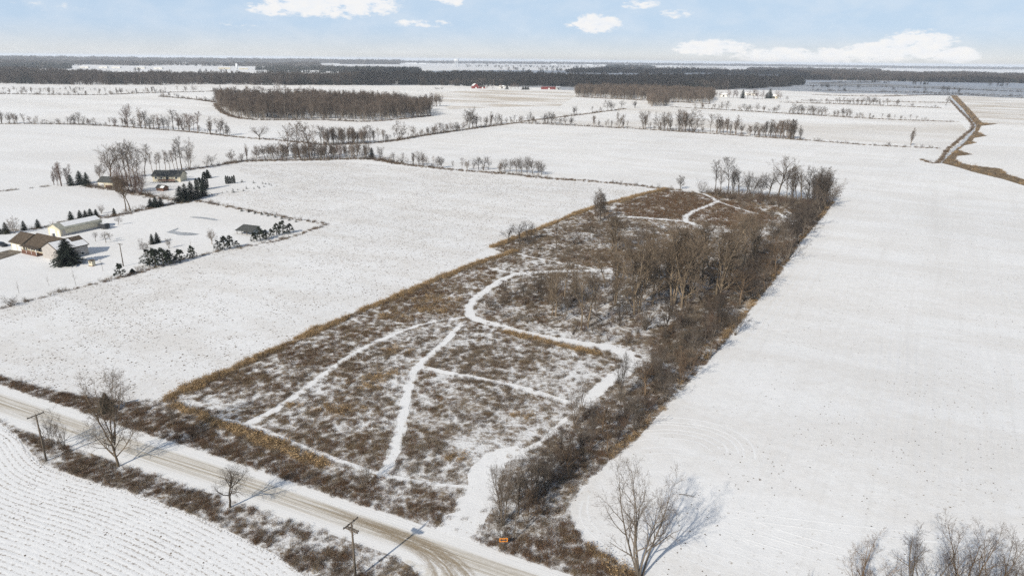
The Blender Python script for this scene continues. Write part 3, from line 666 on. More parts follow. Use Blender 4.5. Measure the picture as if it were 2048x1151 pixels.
# ------------------------------------------------------------------ scattered stuff (geometry nodes on a cloud of points)
def hidden_protos(name, meshes):
    c = bpy.data.collections.new(name)
    for i, me in enumerate(meshes): c.objects.link(bpy.data.objects.new('%s_%02d' % (name, i), me))
    return c
def scatter(name, P, z, rot, scl, idx, coll, label, cat, parent=None):
    n = len(P); me = bpy.data.meshes.new(name); me.vertices.add(n)
    me.vertices.foreach_set('co', np.column_stack([P, np.broadcast_to(z, n)]).astype(np.float32).ravel())
    scl = np.asarray(scl, float); scl = np.repeat(scl[:, None], 3, 1) if scl.ndim == 1 else scl
    at = me.attributes.new('rz', 'FLOAT_VECTOR', 'POINT'); rot = np.asarray(rot, float)
    at.data.foreach_set('vector', (np.column_stack([np.zeros(n), np.zeros(n), rot]) if rot.ndim == 1 else rot).astype(np.float32).ravel())
    at = me.attributes.new('sc', 'FLOAT_VECTOR', 'POINT'); at.data.foreach_set('vector', scl.astype(np.float32).ravel())
    at = me.attributes.new('pi', 'INT', 'POINT'); at.data.foreach_set('value', np.asarray(idx, np.int32))
    ng = bpy.data.node_groups.new(name, 'GeometryNodeTree')
    ng.interface.new_socket('Geometry', in_out='INPUT', socket_type='NodeSocketGeometry'); ng.interface.new_socket('Geometry', in_out='OUTPUT', socket_type='NodeSocketGeometry')
    w = NT(ng); gi = w.add('NodeGroupInput'); go = w.add('NodeGroupOutput'); ip = w.add('GeometryNodeInstanceOnPoints'); ci = w.add('GeometryNodeCollectionInfo')
    ci.inputs['Collection'].default_value = coll; ci.inputs['Separate Children'].default_value = True; ci.inputs['Reset Children'].default_value = True
    def attr(nm, t): a_ = w.add('GeometryNodeInputNamedAttribute', data_type=t); a_.inputs['Name'].default_value = nm; return a_.outputs['Attribute']
    w.l.new(gi.outputs[0], ip.inputs['Points']); w.l.new(ci.outputs[0], ip.inputs['Instance']); ip.inputs['Pick Instance'].default_value = True
    w.l.new(attr('pi', 'INT'), ip.inputs['Instance Index']); w.l.new(attr('rz', 'FLOAT_VECTOR'), ip.inputs['Rotation']); w.l.new(attr('sc', 'FLOAT_VECTOR'), ip.inputs['Scale'])
    w.l.new(ip.outputs[0], go.inputs[0])
    o = obj(name, me, parent, label=label, cat=cat, kind='stuff'); md = o.modifiers.new('scatter', 'NODES'); md.node_group = ng
    return o
def tuft(seed, n, h, spread, wd, lean, mat, heads=0):
    R = random.Random(seed); B = MB()
    for i in range(n):
        a = R.random() * 6.283; r = spread * math.sqrt(R.random()); x, y = r * math.cos(a), r * math.sin(a); hh = h * R.uniform(.45, 1.1)
        b = R.random() * 6.283; lx, ly = lean * hh * R.gauss(0, 1), lean * hh * R.gauss(0, 1); w_ = wd * R.uniform(.6, 1.3); cx, cy = math.cos(b) * w_, math.sin(b) * w_
        B.poly([(x - cx, y - cy, -.02), (x + cx, y + cy, -.02), (x + lx, y + ly, hh)], [(0, 1, 2)])
        if heads and R.random() < heads:
            q = Vector((x + lx * .9, y + ly * .9, hh * .95))
            for _ in range(2):
                u = Vector((R.gauss(0, 1), R.gauss(0, 1), R.gauss(.3, .6))).normalized() * h * .14; f = u.orthogonal().normalized() * h * .045
                B.poly([tuple(q - f), tuple(q + f), tuple(q + u)], [(0, 1, 2)])
    return B.mesh('tuft', mat)
def shrub_mesh(seed, n1, mat, lod=1):
    st = dict(STY['clump']); st['stems'] = many(n1, .75, .85, .010); st['n'] = [[7, 5, 4], [6, 5, 4], [5, 4]]; st['wood'] = -1
    W, T = gen_tree(seed, st, lod); return T.mesh('shrub', mat)
def clod_mesh(seed, mat):
    R = random.Random(seed); B = MB(); ring = [(math.cos(i * 1.047) * R.uniform(.6, 1), math.sin(i * 1.047) * R.uniform(.6, 1), 0) for i in range(6)]
    B.poly(ring + [(R.gauss(0, .2), R.gauss(0, .2), R.uniform(.35, .6))], [(i, (i + 1) % 6, 6) for i in range(6)]); return B.mesh('clod', mat)
W_GREY = [tuft(i, 55, .62, .42, .011, .30, M['weed_grey'], .55) for i in range(3)]
W_BROWN = [tuft(10 + i, 60, .55, .45, .012, .36, M['weed_brown'], .35) for i in range(3)]
W_STRAW = [tuft(20 + i, 70, .55, .42, .010, .42, M['grass_straw'], 0) for i in range(2)]
W_RUST = [tuft(40 + i, 60, .6, .45, .012, .34, M['weed_rust'], .3) for i in range(2)]
W_TAN = [tuft(30 + i, 80, 1.5, .50, .011, .18, M['grass_tan'], .08) for i in range(3)]
WEEDS = hidden_protos('weed', W_GREY + W_BROWN + W_STRAW + W_TAN + W_RUST)      # 0-2 grey, 3-5 brown, 6-7 straw, 8-10 tall tan, 11-12 rust
SHRUBS = hidden_protos('shrub', [shrub_mesh(50 + i, 7 + i, M['brush']) for i in range(4)] + [shrub_mesh(60 + i, 8, M['brush_red']) for i in range(2)])
STUBS = hidden_protos('stub', [tuft(70 + i, 7, .20, .16, .02, .5, M['stub']) for i in range(3)] + [clod_mesh(80 + i, M['clod']) for i in range(3)])
def pick(n, table):
    ids = np.array([t[0] for t in table]); p = np.array([t[1] for t in table], float); return RNG.choice(ids, n, p=p / p.sum())

def uvof(P): return np.stack(PROJ(P[:, 0], P[:, 1], 0.0), -1)
def zone(pts): return GP(pts)
THICKET = zone([(950, 612), (985, 578), (1025, 560), (1120, 552), (1240, 548), (1330, 520), (1420, 500), (1500, 455), (1600, 450), (1595, 485), (1555, 545), (1495, 618), (1400, 735), (1330, 810), (1275, 800), (1290, 740), (1275, 712), (1215, 690), (1090, 662), (1010, 642), (960, 630)])
MIDWOOD = zone([(1080, 470), (1180, 440), (1330, 455), (1430, 475), (1420, 505), (1330, 520), (1240, 540), (1150, 520), (1060, 500)])
BRUSH = zone([(1668, 404), (1640, 440), (1600, 485), (1560, 545), (1500, 620), (1440, 695), (1395, 742), (1330, 805), (1255, 885), (1190, 945), (1150, 985), (1130, 1020), (1075, 1060), (1000, 1080), (945, 1065), (975, 1000), (1000, 965), (1045, 920), (1088, 872), (1152, 832), (1232, 800),
              (1285, 758), (1300, 705), (1330, 660), (1400, 600), (1470, 540), (1530, 480), (1580, 440), (1610, 405)])
TOPROW = zone([(1395, 385), (1500, 391), (1600, 398), (1668, 404), (1640, 432), (1560, 415), (1480, 405), (1420, 392)])
TOPFIELD = zone([(1225, 415), (1300, 390), (1345, 381), (1420, 392), (1520, 420), (1560, 440), (1480, 460), (1380, 440), (1230, 430)])
GOLD = zone([(560, 720), (780, 600), (960, 535), (1000, 545), (950, 590), (925, 630), (850, 642), (780, 665), (700, 705), (640, 745)])
NVERGE = zone([(-150, 705), (0, 755), (150, 792), (250, 805), (330, 830), (420, 865), (520, 900), (650, 948), (780, 972), (930, 995), (890, 1055), (780, 1026), (650, 985), (520, 940), (400, 900), (250, 853), (120, 808), (0, 768), (-150, 716)])
NVERGE2 = zone([(940, 1075), (1000, 1080), (1140, 1040), (1165, 1080), (1220, 1115), (1275, 1150), (1290, 1190), (1150, 1150), (1000, 1101)])
STRIPS = [(GP([(338, 797), (430, 754), (560, 694), (700, 632), (820, 582), (940, 532), (1028, 503)]), 2.4), (GP([(985, 494), (1000, 488), (1090, 453), (1200, 411), (1330, 378)]), 2.4),
          (GP([(350, 812), (420, 840), (520, 880), (600, 910), (655, 932)]), 2.0), (GP([(1012, 664), (1080, 681), (1150, 697), (1198, 708)]), 2.0),
          (GP([(1330, 380), (1290, 388), (1240, 405)]), 2.0)]
EDGE_R = GP([(1290, 1195), (1220, 1115), (1165, 1080), (1140, 1040), (1143, 1000), (1170, 965), (1225, 915), (1280, 870), (1340, 805), (1395, 745), (1440, 695), (1500, 620), (1560, 545), (1600, 485), (1640, 440), (1668, 404)])
def veg_parcel():
    P = sample(PARCEL, 6.0, 700000); uv = uvof(P); d = np.hypot(*P.T)
    keep = (uv[:, 0] > -60) & (uv[:, 1] < 1200); P = P[keep]; d = d[keep]
    tc = trail_clear(P); tc += 0.7 * (fbm(P, .8, 31, 2) - .5)
    n1 = fbm(P, .13, 1, 4); n2 = fbm(P, .75, 5, 3); n3 = fbm(P, .035, 8, 3)
    thk, brs, top, row, gold, nv, mid = (inside(P, z_) for z_ in (THICKET, BRUSH, TOPFIELD, TOPROW, GOLD, NVERGE, MIDWOOD)); nv |= inside(P, NVERGE2)
    dens = np.clip((n1 * .40 + n2 * .45 + n3 * .15 - .43) * 3.6, 0.04, .75)
    dens = np.where(gold, dens + .12, dens); dens = np.where(thk, dens * .75, dens); dens = np.where(top, .75 * np.clip((n1 - .2) * 3, 0, 1), dens)
    dens = np.where(brs, np.clip((n1 * .6 + n2 * .4 - .34) * 3.2, .05, .75), dens); dens = np.where(nv, np.clip((n2 * .6 + n1 * .4 - .29) * 3.5, .06, .95), dens)
    dens *= np.where(tc < 0.1, .05, np.where(tc < .7, .7, 1.0)); dens = np.where((tc > 0) & (tc < .8) & (n2 > .5), np.maximum(dens, .5), dens)
    dens *= np.clip(1.35 - d / 420, .45, 1.0)
    k = RNG.random(len(P)) < dens; P, n1, n2, n3, d = P[k], n1[k], n2[k], n3[k], d[k]; nv, gold, top, brs, thk = nv[k], gold[k], top[k], brs[k], thk[k]
    n = len(P); idx = pick(n, [(0, 3), (1, 3), (2, 3), (3, 1.5), (4, 1.5), (5, 1.5), (6, 1.6), (7, 1.6), (11, .8), (12, .8)])
    q = nv | top | brs; idx[q] = pick(q.sum(), [(0, 1), (3, 2), (4, 2), (5, 2), (6, 1.6), (7, 1.4), (11, 1)])
    q = top | nv; idx[q] = pick(q.sum(), [(0, .8), (3, 1.5), (4, 1.5), (11, 2), (12, 2), (6, .7)])
    q = gold | ((n3 > .56) & ~nv & ~top); idx[q] = pick(q.sum(), [(0, 1), (4, .8), (11, 1.5), (12, 1.5), (6, 2), (7, 2)])
    q = (n2 > .70) & ~brs; idx[q] = pick(q.sum(), [(6, 1), (7, 1), (5, 1)])
    s = RNG.uniform(.55, 1.15, n) * (1 + d / 900)
    sc = np.column_stack([s * 1.15, s * 1.15, s * RNG.uniform(.6, 1.1, n)])
    scatter('parcel_weeds', P, .01, RNG.uniform(0, 6.28, n), sc, idx, WEEDS, 'dead grey brown weeds standing in patchy snow across the open parcel', 'weeds')
    # tall tan grass strips
    A = []; 
    for L, wd in STRIPS:
        lo, hi = L.min(0) - 4, L.max(0) + 4; Q = lo + RNG.random((int(np.prod(hi - lo) * 4.5), 2)) * (hi - lo)
        dd = dist_line(Q, smooth(L, 3.0)) + (fbm(Q, .15, 44, 3) - .5) * wd * 1.1; A.append(Q[(dd < wd / 2 * (.7 + .8 * fbm(Q, .2, 48, 2))) & (RNG.random(len(Q)) < .45 + .7 * fbm(Q, .35, 47, 2))])
    Q = sample(PARCEL, 2.2); Q = Q[(dist_line(Q, EDGE_R) < 1.5) & (fbm(Q, .12, 49, 3) > .46)]; A.append(Q[RNG.random(len(Q)) < .6])
    for (cx, cy, r) in ((660, 822, 1.4), (668, 815, 1.3), (745, 760, 1.6), (775, 748, 1.2), (790, 700, 1.4), (1045, 832, 1.0), (740, 775, .9), (915, 915, .9), (590, 810, .8), (850, 620, 2.0), (880, 600, 2.4), (800, 635, 1.8)):
        c = G(cx, cy); Q = c + RNG.normal(0, r * .95, (int(8 * r * r) + 6, 2)) * np.array([1.5, .8]); A.append(Q)
    Q = np.vstack(A); n = len(Q); s = RNG.uniform(.45, 1.15, n)
    scatter('tall_grass', Q, 0, RNG.uniform(0, 6.28, n), np.column_stack([s * 1.3, s * 1.3, s * RNG.uniform(.40, .85, n)]), pick(n, [(8, 1), (9, 1), (10, 1)]), WEEDS, 'tall golden tan dry grass in strips along the parcel edges', 'grass')
    # brush
    def shrubs(name, poly, dens, smin, smax, label, red=.22, gap=.0, clear=.9):
        Q = sample(poly, dens); Q = Q[~inside(Q, THICKET) | (RNG.random(len(Q)) < .55)] if name == 'edge_brush' else Q; Q = Q[(trail_clear(Q) > clear) & (fbm(Q, .08, 61, 3) > gap) & (dist_line(Q, EDGE_R) > 1.2 + 2.6 * fbm(Q, .06, 63, 2))]; uv_ = uvof(Q); Q = Q[uv_[:, 1] < 1200]
        n_ = len(Q); s_ = RNG.uniform(smin, smax, n_) * (.6 + .8 * fbm(Q, .07, 66, 2))
        idx_ = np.where(RNG.random(n_) < red, RNG.integers(4, 6, n_), RNG.integers(0, 4, n_))
        scatter(name, Q, 0, RNG.uniform(0, 6.28, n_), np.column_stack([s_ * .9, s_ * .9, s_]), idx_, SHRUBS, label, 'brush')
    shrubs('edge_brush', BRUSH, .15, 1.2, 5.4, 'dense tangled bare brush along the right edge of the parcel', .25, .38, .5)
    shrubs('thicket_brush', THICKET, .17, 1.4, 3.8, 'loose brown brush between the pale trunks of the thicket', .3, .40, 1.3)
    shrubs('clearing_brush', MIDWOOD, .14, 1.5, 3.2, 'low scattered brush in the snowy clearing behind the thicket', .2, .4)
    shrubs('back_brush', TOPROW, .34, 1.8, 4.2, 'brown brush under the tree row at the back of the parcel', .4)
    shrubs('roadside_brush', np.vstack([NVERGE]), .035, .8, 1.7, 'low twiggy brush on the bank between road and parcel', .35, .45)
    Q = sample(PARCEL, .02); Q = Q[(trail_clear(Q) > 1) & ~inside(Q, BRUSH) & ~inside(Q, THICKET) & (fbm(Q, .05, 71, 3) > .5)]; n = len(Q); s = RNG.uniform(.7, 1.5, n)
    scatter('open_brush', Q, 0, RNG.uniform(0, 6.28, n), s, RNG.integers(0, 6, n), SHRUBS, 'small dark bushes dotted over the weedy open parcel', 'brush')
    # far verge of the near field
    Q = sample(VERGE, 7.0); a1 = fbm(Q, .3, 21, 3); Q_d = dist_line(Q, ROAD_LOW)
    k = RNG.random(len(Q)) < np.clip((a1 - .27) * 2.8, .04, .95) * np.clip((Q_d - .2) / 1.5, .12, 1); Q = Q[k]; n = len(Q)
    s = RNG.uniform(.55, 1.15, n)
    scatter('verge_weeds', Q, .01, RNG.uniform(0, 6.28, n), np.column_stack([s * 1.1, s * 1.1, s]), pick(n, [(0, 1.5), (1, 1.5), (3, 2), (4, 2), (11, 2), (12, 2), (6, 1.6), (7, 1.4)]), WEEDS, 'brown weeds on the verge between ridged field and road', 'weeds')
    Q = sample(VERGE, .10); Q = Q[(dist_line(Q, ROAD_LOW) > 1.6) & (fbm(Q, .12, 77, 2) > .42)]; n = len(Q); s = RNG.uniform(.6, 1.5, n)
    scatter('verge_brush', Q, 0, RNG.uniform(0, 6.28, n), s, pick(n, [(0, 1), (1, 1), (2, 1), (4, 2), (5, 2)]), SHRUBS, 'purplish brown twiggy brush on the verge beside the ridged field', 'brush')
    # stubble and clods
    Q = sample(LEFT_FIELD, 2.6, 500000); uv_ = uvof(Q); Q = Q[uv_[:, 0] > -30]
    c_, s_ = math.cos(math.radians(58.5)), math.sin(math.radians(58.5)); rr = -s_ * Q[:, 0] + c_ * Q[:, 1]; al = c_ * Q[:, 0] + s_ * Q[:, 1]
    rr = np.round(rr / 1.1) * 1.1 + RNG.normal(0, .12, len(Q)); Q = np.stack([c_ * al - s_ * rr, s_ * al + c_ * rr], -1)
    k = RNG.random(len(Q)) < np.clip((fbm(Q, .05, 91, 3) * .5 + fbm(Q, .6, 95, 2) * .5 - .33) * 2.6, .03, .8); Q = Q[k]; n = len(Q)
    s = RNG.uniform(.4, 1.25, n); cl = RNG.random(n) < .45; sc = np.column_stack([s, s, s]); sc[cl] *= RNG.uniform(.12, .26, cl.sum())[:, None]
    scatter('field_stubble', Q, .008, RNG.uniform(0, 6.28, n), sc, np.where(cl, RNG.integers(3, 6, n), RNG.integers(0, 3, n)), STUBS, 'short corn stubble and dark clods poking through snow in the left field', 'stubble')
    Q = sample(ROWFIELD, 1.5, 200000); uv_ = uvof(Q); Q = Q[(uv_[:, 0] > -60) & (uv_[:, 1] < 1190)]; k = RNG.random(len(Q)) < np.clip((fbm(Q, .15, 121, 3) - .35) * 1.5, .05, .6); Q = Q[k]; n = len(Q)
    s = RNG.uniform(.4, 1.0, n); cl = RNG.random(n) < .4; sc = np.column_stack([s, s, s]); sc[cl] *= RNG.uniform(.12, .24, cl.sum())[:, None]
    scatter('ridge_stubble', Q, .06, RNG.uniform(0, 6.28, n), sc, np.where(cl, RNG.integers(3, 6, n), RNG.integers(0, 3, n)), STUBS, 'corn stubble scattered over the ridged near left field', 'stubble')
    Q = sample(RIGHT_FIELD[:], .5, 500000); uv_ = uvof(Q); Q = Q[(uv_[:, 1] < 1180) & (uv_[:, 1] > 420) & (uv_[:, 0] < 2080)]; k = RNG.random(len(Q)) < np.clip((fbm(Q, .07, 131, 3) - .42) * 1.6, .01, .5); Q = Q[k]; n = len(Q)
    sc = RNG.uniform(.05, .19, n); scatter('field_clods', Q, .005, RNG.uniform(0, 6.28, n), np.column_stack([sc, sc, sc * .7]), RNG.integers(3, 6, n), STUBS, 'sparse dark clods on the smooth snow of the big right field', 'clods')
    # ditch grass
    Q = sample(BANK, .5); n = len(Q); s = RNG.uniform(.8, 1.8, n)
    scatter('ditch_grass', Q, .05, RNG.uniform(0, 6.28, n), np.column_stack([s * 1.6, s * 1.6, s * .7]), pick(n, [(6, 1), (7, 1), (0, .8), (8, .25), (5, 1.2)]), WEEDS, 'dry brown grass on the bank of the far right ditch', 'grass')
veg_parcel()
# ------------------------------------------------------------------ buildings
M['siding_cream'] = simple('cream_siding', (0.62, 0.56, 0.42), 0.7, 0.08, 1.0)
M['siding_grey'] = simple('grey_siding', (0.42, 0.39, 0.36), 0.7, 0.1, 1.0)
M['siding_white'] = simple('white_siding', (0.74, 0.72, 0.66), 0.7, 0.06, 1.0)
M['trim'] = simple('white_trim', (0.80, 0.79, 0.76), 0.6, 0.05)
M['shingle'] = simple('brown_shingle', (0.092, 0.070, 0.050), 0.9, 0.3, 1.4)
M['shingle_dark'] = simple('dark_shingle', (0.075, 0.078, 0.074), 0.9, 0.3, 1.2)
M['metal_roof'] = simple('pale_metal_roof', (0.33, 0.33, 0.28), 0.55, 0.2, 0.6)
M['roof_snow'] = simple('roof_snow', (0.80, 0.80, 0.80), 0.7, 0.05, 1.0)
M['glass'] = simple('window_glass', (0.04, 0.05, 0.06), 0.15, 0.2)
M['deck'] = simple('deck_wood', (0.16, 0.085, 0.060), 0.85, 0.3, 3.0)
M['dark'] = simple('dark_paint', (0.045, 0.047, 0.052), 0.6, 0.2)
M['barn_red'] = simple('barn_red', (0.22, 0.045, 0.04), 0.8, 0.2, 0.3)
M['tank'] = simple('tank_white', (0.72, 0.74, 0.76), 0.5, 0.05, 0.1)
def gable(root, x0, x1, y0, y1, e, r, wall, roofm, along='x', over=.45, th=.16, snow=None, name='roof', z0=0.0, wname='wall'):
    """walls with gable ends and a two-slope roof with overhang; optional snow sheet per slope"""
    B = MB(); g = .002
    if along == 'x':
        ym = (y0 + y1) / 2
        B.poly([(x0, y0, z0), (x1, y0, z0), (x1, y1, z0), (x0, y1, z0), (x0, y0, e), (x1, y0, e), (x1, y1, e), (x0, y1, e), (x0, ym, r), (x1, ym, r)],
               [(0, 1, 5, 4), (2, 3, 7, 6), (1, 2, 6, 9, 5), (3, 0, 4, 8, 7), (0, 3, 2, 1)])
    else:
        xm = (x0 + x1) / 2
        B.poly([(x0, y0, z0), (x1, y0, z0), (x1, y1, z0), (x0, y1, z0), (x0, y0, e), (x1, y0, e), (x1, y1, e), (x0, y1, e), (xm, y0, r), (xm, y1, r)],
               [(0, 1, 5, 8, 4), (2, 3, 7, 9, 6), (1, 2, 6, 5), (3, 0, 4, 7), (0, 3, 2, 1)])
    obj(wname, B.mesh('wall', wall), root)
    rm = None
    a0, a1, b0, b1 = (x0, x1, y0, y1) if along == 'x' else (y0, y1, x0, x1)
    bm = (b0 + b1) / 2; sl = (r - e) / (bm - b0); lo = e - sl * over
    def pt(a_, b_, z_): return (a_, b_, z_) if along == 'x' else (b_, a_, z_)
    R_ = MB(); A0, A1 = a0 - over, a1 + over
    prof = [(b0 - over, lo + .02), (bm, r + .02), (b1 + over, lo + .02), (b1 + over, lo + .02 + th), (bm, r + .02 + th), (b0 - over, lo + .02 + th)]
    R_.poly([pt(A0, b_, z_) for b_, z_ in prof] + [pt(A1, b_, z_) for b_, z_ in prof], [(i, (i + 1) % 6, 6 + (i + 1) % 6, 6 + i) for i in range(6)] + [(5, 4, 1, 0), (4, 3, 2, 1), (6, 7, 10, 11), (7, 8, 9, 10)])
    ro = obj(name, R_.mesh('roof', roofm), root)
    for sd, f0, f1, g0, g1 in (snow or []):          # (slope, along from-to, down-slope from-to)
        bb = (b0 - over) if sd == 0 else (b1 + over); q = []
        for fa in (f0, f1):
            for fb in (g0, g1): q.append(pt(A0 + (A1 - A0) * fa, bm + (bb - bm) * fb, r + .02 + th + .03 + (lo - r) * fb))
        S_ = MB().poly(q + [(x_, y_, z_ - .05) for x_, y_, z_ in q], [(0, 1, 3, 2), (0, 1, 5, 4), (1, 3, 7, 5), (3, 2, 6, 7), (2, 0, 4, 6)])
        obj('snow_cover', S_.mesh('roof_snow', M['roof_snow']), ro)
    return ro
def panel(root, name, mat, x0, x1, y0, y1, z0, z1, sub=None):
    o = obj(name, MB().box(x0, x1, y0, y1, z0, z1).mesh(name, mat), root); return o
def window(root, side, a0, a1, z0, z1, c):
    """window on a wall: side 'f' (front, y=c) or 'r' (right, x=c)"""
    if side == 'f':
        w_ = panel(root, 'window', M['trim'], a0 - .1, a1 + .1, c - .06, c + .02, z0 - .1, z1 + .1); panel(w_, 'pane', M['glass'], a0, a1, c - .075, c - .05, z0, z1)
    else:
        w_ = panel(root, 'window', M['trim'], c - .02, c + .06, a0 - .1, a1 + .1, z0 - .1, z1 + .1); panel(w_, 'pane', M['glass'], c + .05, c + .075, a0, a1, z0, z1)
def root(name, label, cat, P, deg, group=None, z=0.0):
    return obj(name, None, None, (P[0], P[1], z), math.radians(deg), label, cat, group)

r = root('ranch_house', 'brown roofed ranch house with attached garage behind the big spruce', 'house', G(24, 498), -27)
gable(r, 0, 7.2, 0, 8.6, 2.9, 5.3, M['siding_cream'], M['shingle'], 'x', .5, wname='garage_wall', name='garage_roof')
for x in (.7, 3.9): panel(r, 'garage_door', M['trim'], x, x + 2.7, -.05, .03, .05, 2.15)
gable(r, 8.2, 23, .8, 9.6, 2.8, 5.5, M['siding_cream'], M['shingle'], 'x', .7, snow=[(1, .02, .98, .06, .97)], wname='main_wall', name='main_roof')
panel(r, 'breezeway', M['siding_grey'], 7.2, 8.2, 2.5, 7, 0, 2.6)
gable(r, 20.4, 29.4, -1.0, 9.0, 3.6, 5.9, M['siding_grey'], M['shingle'], 'y', .45, snow=[(1, .02, .62, .10, .97), (1, .62, .98, .45, .97)], wname='wing_wall', name='wing_roof')
panel(r, 'porch_floor', M['deck'], 8.6, 17.5, -1.5, .75, .1, .55)
for x in (8.7, 11.6, 14.5, 17.4): panel(r, 'porch_post', M['trim'], x - .07, x + .07, -1.45, -1.31, .55, 2.75)
panel(r, 'porch_railing', M['deck'], 8.7, 17.4, -1.42, -1.36, .7, 1.45)
panel(r, 'porch_roof', M['shingle'], 8.2, 17.9, -1.75, .4, 2.68, 2.80)
window(r, 'f', 10, 11.4, 1.0, 2.2, .8); window(r, 'f', 15, 16.4, 1.0, 2.2, .8); panel(r, 'front_door', M['trim'], 12.6, 13.6, .74, .8, .55, 2.5)
for x in (18.0, 18.9, 19.7): window(r, 'f', x, x + .5, 1.1, 2.3, .8)
for y in (-.3, 1.6, 4.3, 6.4): window(r, 'r', y, y + 1.1, .5, 1.25, 29.4)
window(r, 'r', 2.6, 3.8, 2.1, 3.0, 29.4)
panel(r, 'chimney', M['siding_grey'], 15.5, 16.3, 5.6, 6.4, 4.9, 6.3)

r = root('pole_barn', 'long cream metal pole barn with snow on its roof', 'barn', G(98, 469), -24)
gable(r, 0, 7.0, 0, 17.0, 2.75, 4.35, M['siding_cream'], M['metal_roof'], 'y', .25, snow=[(1, .16, .99, .04, .72), (0, .02, .98, .04, .96)])
panel(r, 'wainscot', M['siding_grey'], 7.0, 7.03, .05, 16.95, 0, .75); panel(r, 'side_door', M['trim'], 5.3, 6.2, -.04, 0, .02, 2.1); panel(r, 'service_door', M['siding_grey'], 7.03, 7.07, .8, 1.9, .02, 2.2)
panel(r, 'sliding_door', M['trim'], 1.2, 4.2, -.05, 0, .02, 2.5)
r = root('utility_trailer', 'dark enclosed trailer parked at the far end of the pole barn', 'trailer', G(199, 457), -24)
panel(r, 'box', M['dark'], 0, 3.6, 0, 2.0, .45, 2.1); panel(r, 'roof_snow', M['roof_snow'], .5, 2.6, .2, 1.8, 2.1, 2.16); panel(r, 'tongue', M['dark'], 3.6, 4.4, .9, 1.1, .4, .5)
for x in (1.2, 2.3):
    for y in (-.1, 2.0): obj('wheel', MB().tube([(x, y, .32), (x, y + .12, .32)], [.32, .32], 12).mesh('wheel', M['dark']), r)
def car(P, deg, label):
    r = root('parked_car', label, 'car', P, deg); mt = simple('car_paint', (0.012, 0.016, 0.025), 0.25, 0.1)
    prof = [(-2.2, .35), (2.15, .35), (2.25, .6), (2.15, .85), (1.1, 1.0), (.45, 1.45), (-1.2, 1.48), (-2.0, 1.05), (-2.25, .95)]
    n = len(prof); V = [(x, -.85, z) for x, z in prof] + [(x, .85, z) for x, z in prof]
    V = [(x, y * (.78 if z > 1.2 else 1), z) for x, y, z in V]
    obj('body', mesh('body', V, [tuple(range(n))[::-1], tuple(range(n, 2 * n))] + [(i, (i + 1) % n, n + (i + 1) % n, n + i) for i in range(n)], mt), r)
    for sy in (-1, 1): obj('side_window', MB().poly([(1.0, sy * .835, 1.02), (.45, sy * .70, 1.40), (-1.15, sy * .70, 1.42), (-1.75, sy * .80, 1.1)], [(0, 1, 2, 3)]).mesh('side_window', M['glass']), r)
    obj('windshield', MB().poly([(1.13, -.72, 1.02), (1.13, .72, 1.02), (.50, .62, 1.44), (.50, -.62, 1.44)], [(0, 1, 2, 3)]).mesh('windshield', M['glass']), r)
    for x in (-1.4, 1.4):
        for y in (-.9, .68): obj('wheel', MB().tube([(x, y, .32), (x, y + .22, .32)], [.32, .32], 14).mesh('wheel', M['dark']), r)
    return r
car(G(4, 492), -24, 'dark car parked on the driveway left of the garage')
r = root('hunting_blind', 'small tan box blind standing in the snowy yard below the house', 'shed', G(185, 531), -20)
panel(r, 'box', M['siding_cream'], -.75, .75, -.6, .6, .1, 1.75); panel(r, 'roof', M['shingle'], -.9, .9, -.75, .75, 1.75, 1.9); panel(r, 'skid', M['deck'], -.95, .95, -.8, .8, 0, .1); panel(r, 'opening', M['glass'], -.4, .4, -.62, -.59, 1.1, 1.5)
r = root('picnic_pavilion', 'open pavilion with dark sloping roof beside the pond', 'pavilion', G(473, 468), -22)
for x in (.2, 2.6, 5.0, 7.4):
    for y in (.2, 4.0): panel(r, 'post', M['pole_wood'], x - .08, x + .08, y - .08, y + .08, 0, 1.55 + y * .26)
obj('roof', MB().poly([(-.3, -.4, 1.5), (8.0, -.4, 1.5), (8.0, 4.6, 2.85), (-.3, 4.6, 2.85), (-.3, -.4, 1.64), (8.0, -.4, 1.64), (8.0, 4.6, 2.99), (-.3, 4.6, 2.99)], [(0, 3, 2, 1), (4, 5, 6, 7), (0, 1, 5, 4), (1, 2, 6, 5), (2, 3, 7, 6), (3, 0, 4, 7)]).mesh('roof', M['shingle_dark']), r)
panel(r, 'table', M['deck'], 2.0, 4.2, 1.5, 2.3, .68, .75)

r = root('white_house', 'cream single storey house with dark roof and front deck', 'house', G(306, 363.5), 2)
gable(r, 0, 14.8, 0, 8.5, 3.2, 5.6, M['siding_cream'], M['shingle_dark'], 'x', .5, snow=[(1, .02, .98, .06, .97)])
window(r, 'f', 4.4, 5.3, 1.7, 2.6, 0); window(r, 'f', 12.2, 13.2, 1.7, 2.6, 0); panel(r, 'front_door', M['glass'], 7.2, 8.3, -.05, 0, .95, 2.8); window(r, 'f', 1.2, 2.4, 1.6, 2.6, 0)
panel(r, 'deck', M['siding_grey'], 4.2, 12.8, -2.6, -.02, .85, .98); panel(r, 'deck_railing', M['deck'], 4.2, 12.8, -2.6, -2.54, .98, 1.8)
for x in (4.4, 7.1, 9.8, 12.5): panel(r, 'deck_post', M['deck'], x - .08, x + .08, -2.5, -2.34, 0, .85)
r = root('detached_garage', 'cream detached garage with dark hipped roof below the big maple', 'garage', G(197, 374), -13)
gable(r, 0, 9.0, 0, 7.0, 2.9, 5.0, M['siding_cream'], M['shingle_dark'], 'x', .4)
panel(r, 'garage_door', M['trim'], .8, 3.6, -.05, 0, .02, 2.2); panel(r, 'lean_to', M['deck'], 5.2, 8.4, -.9, -.02, 0, 1.3)
r = root('garden_shed', 'low dark roofed shed with snowy eaves in front of the cream house', 'shed', G(313, 381), -20)
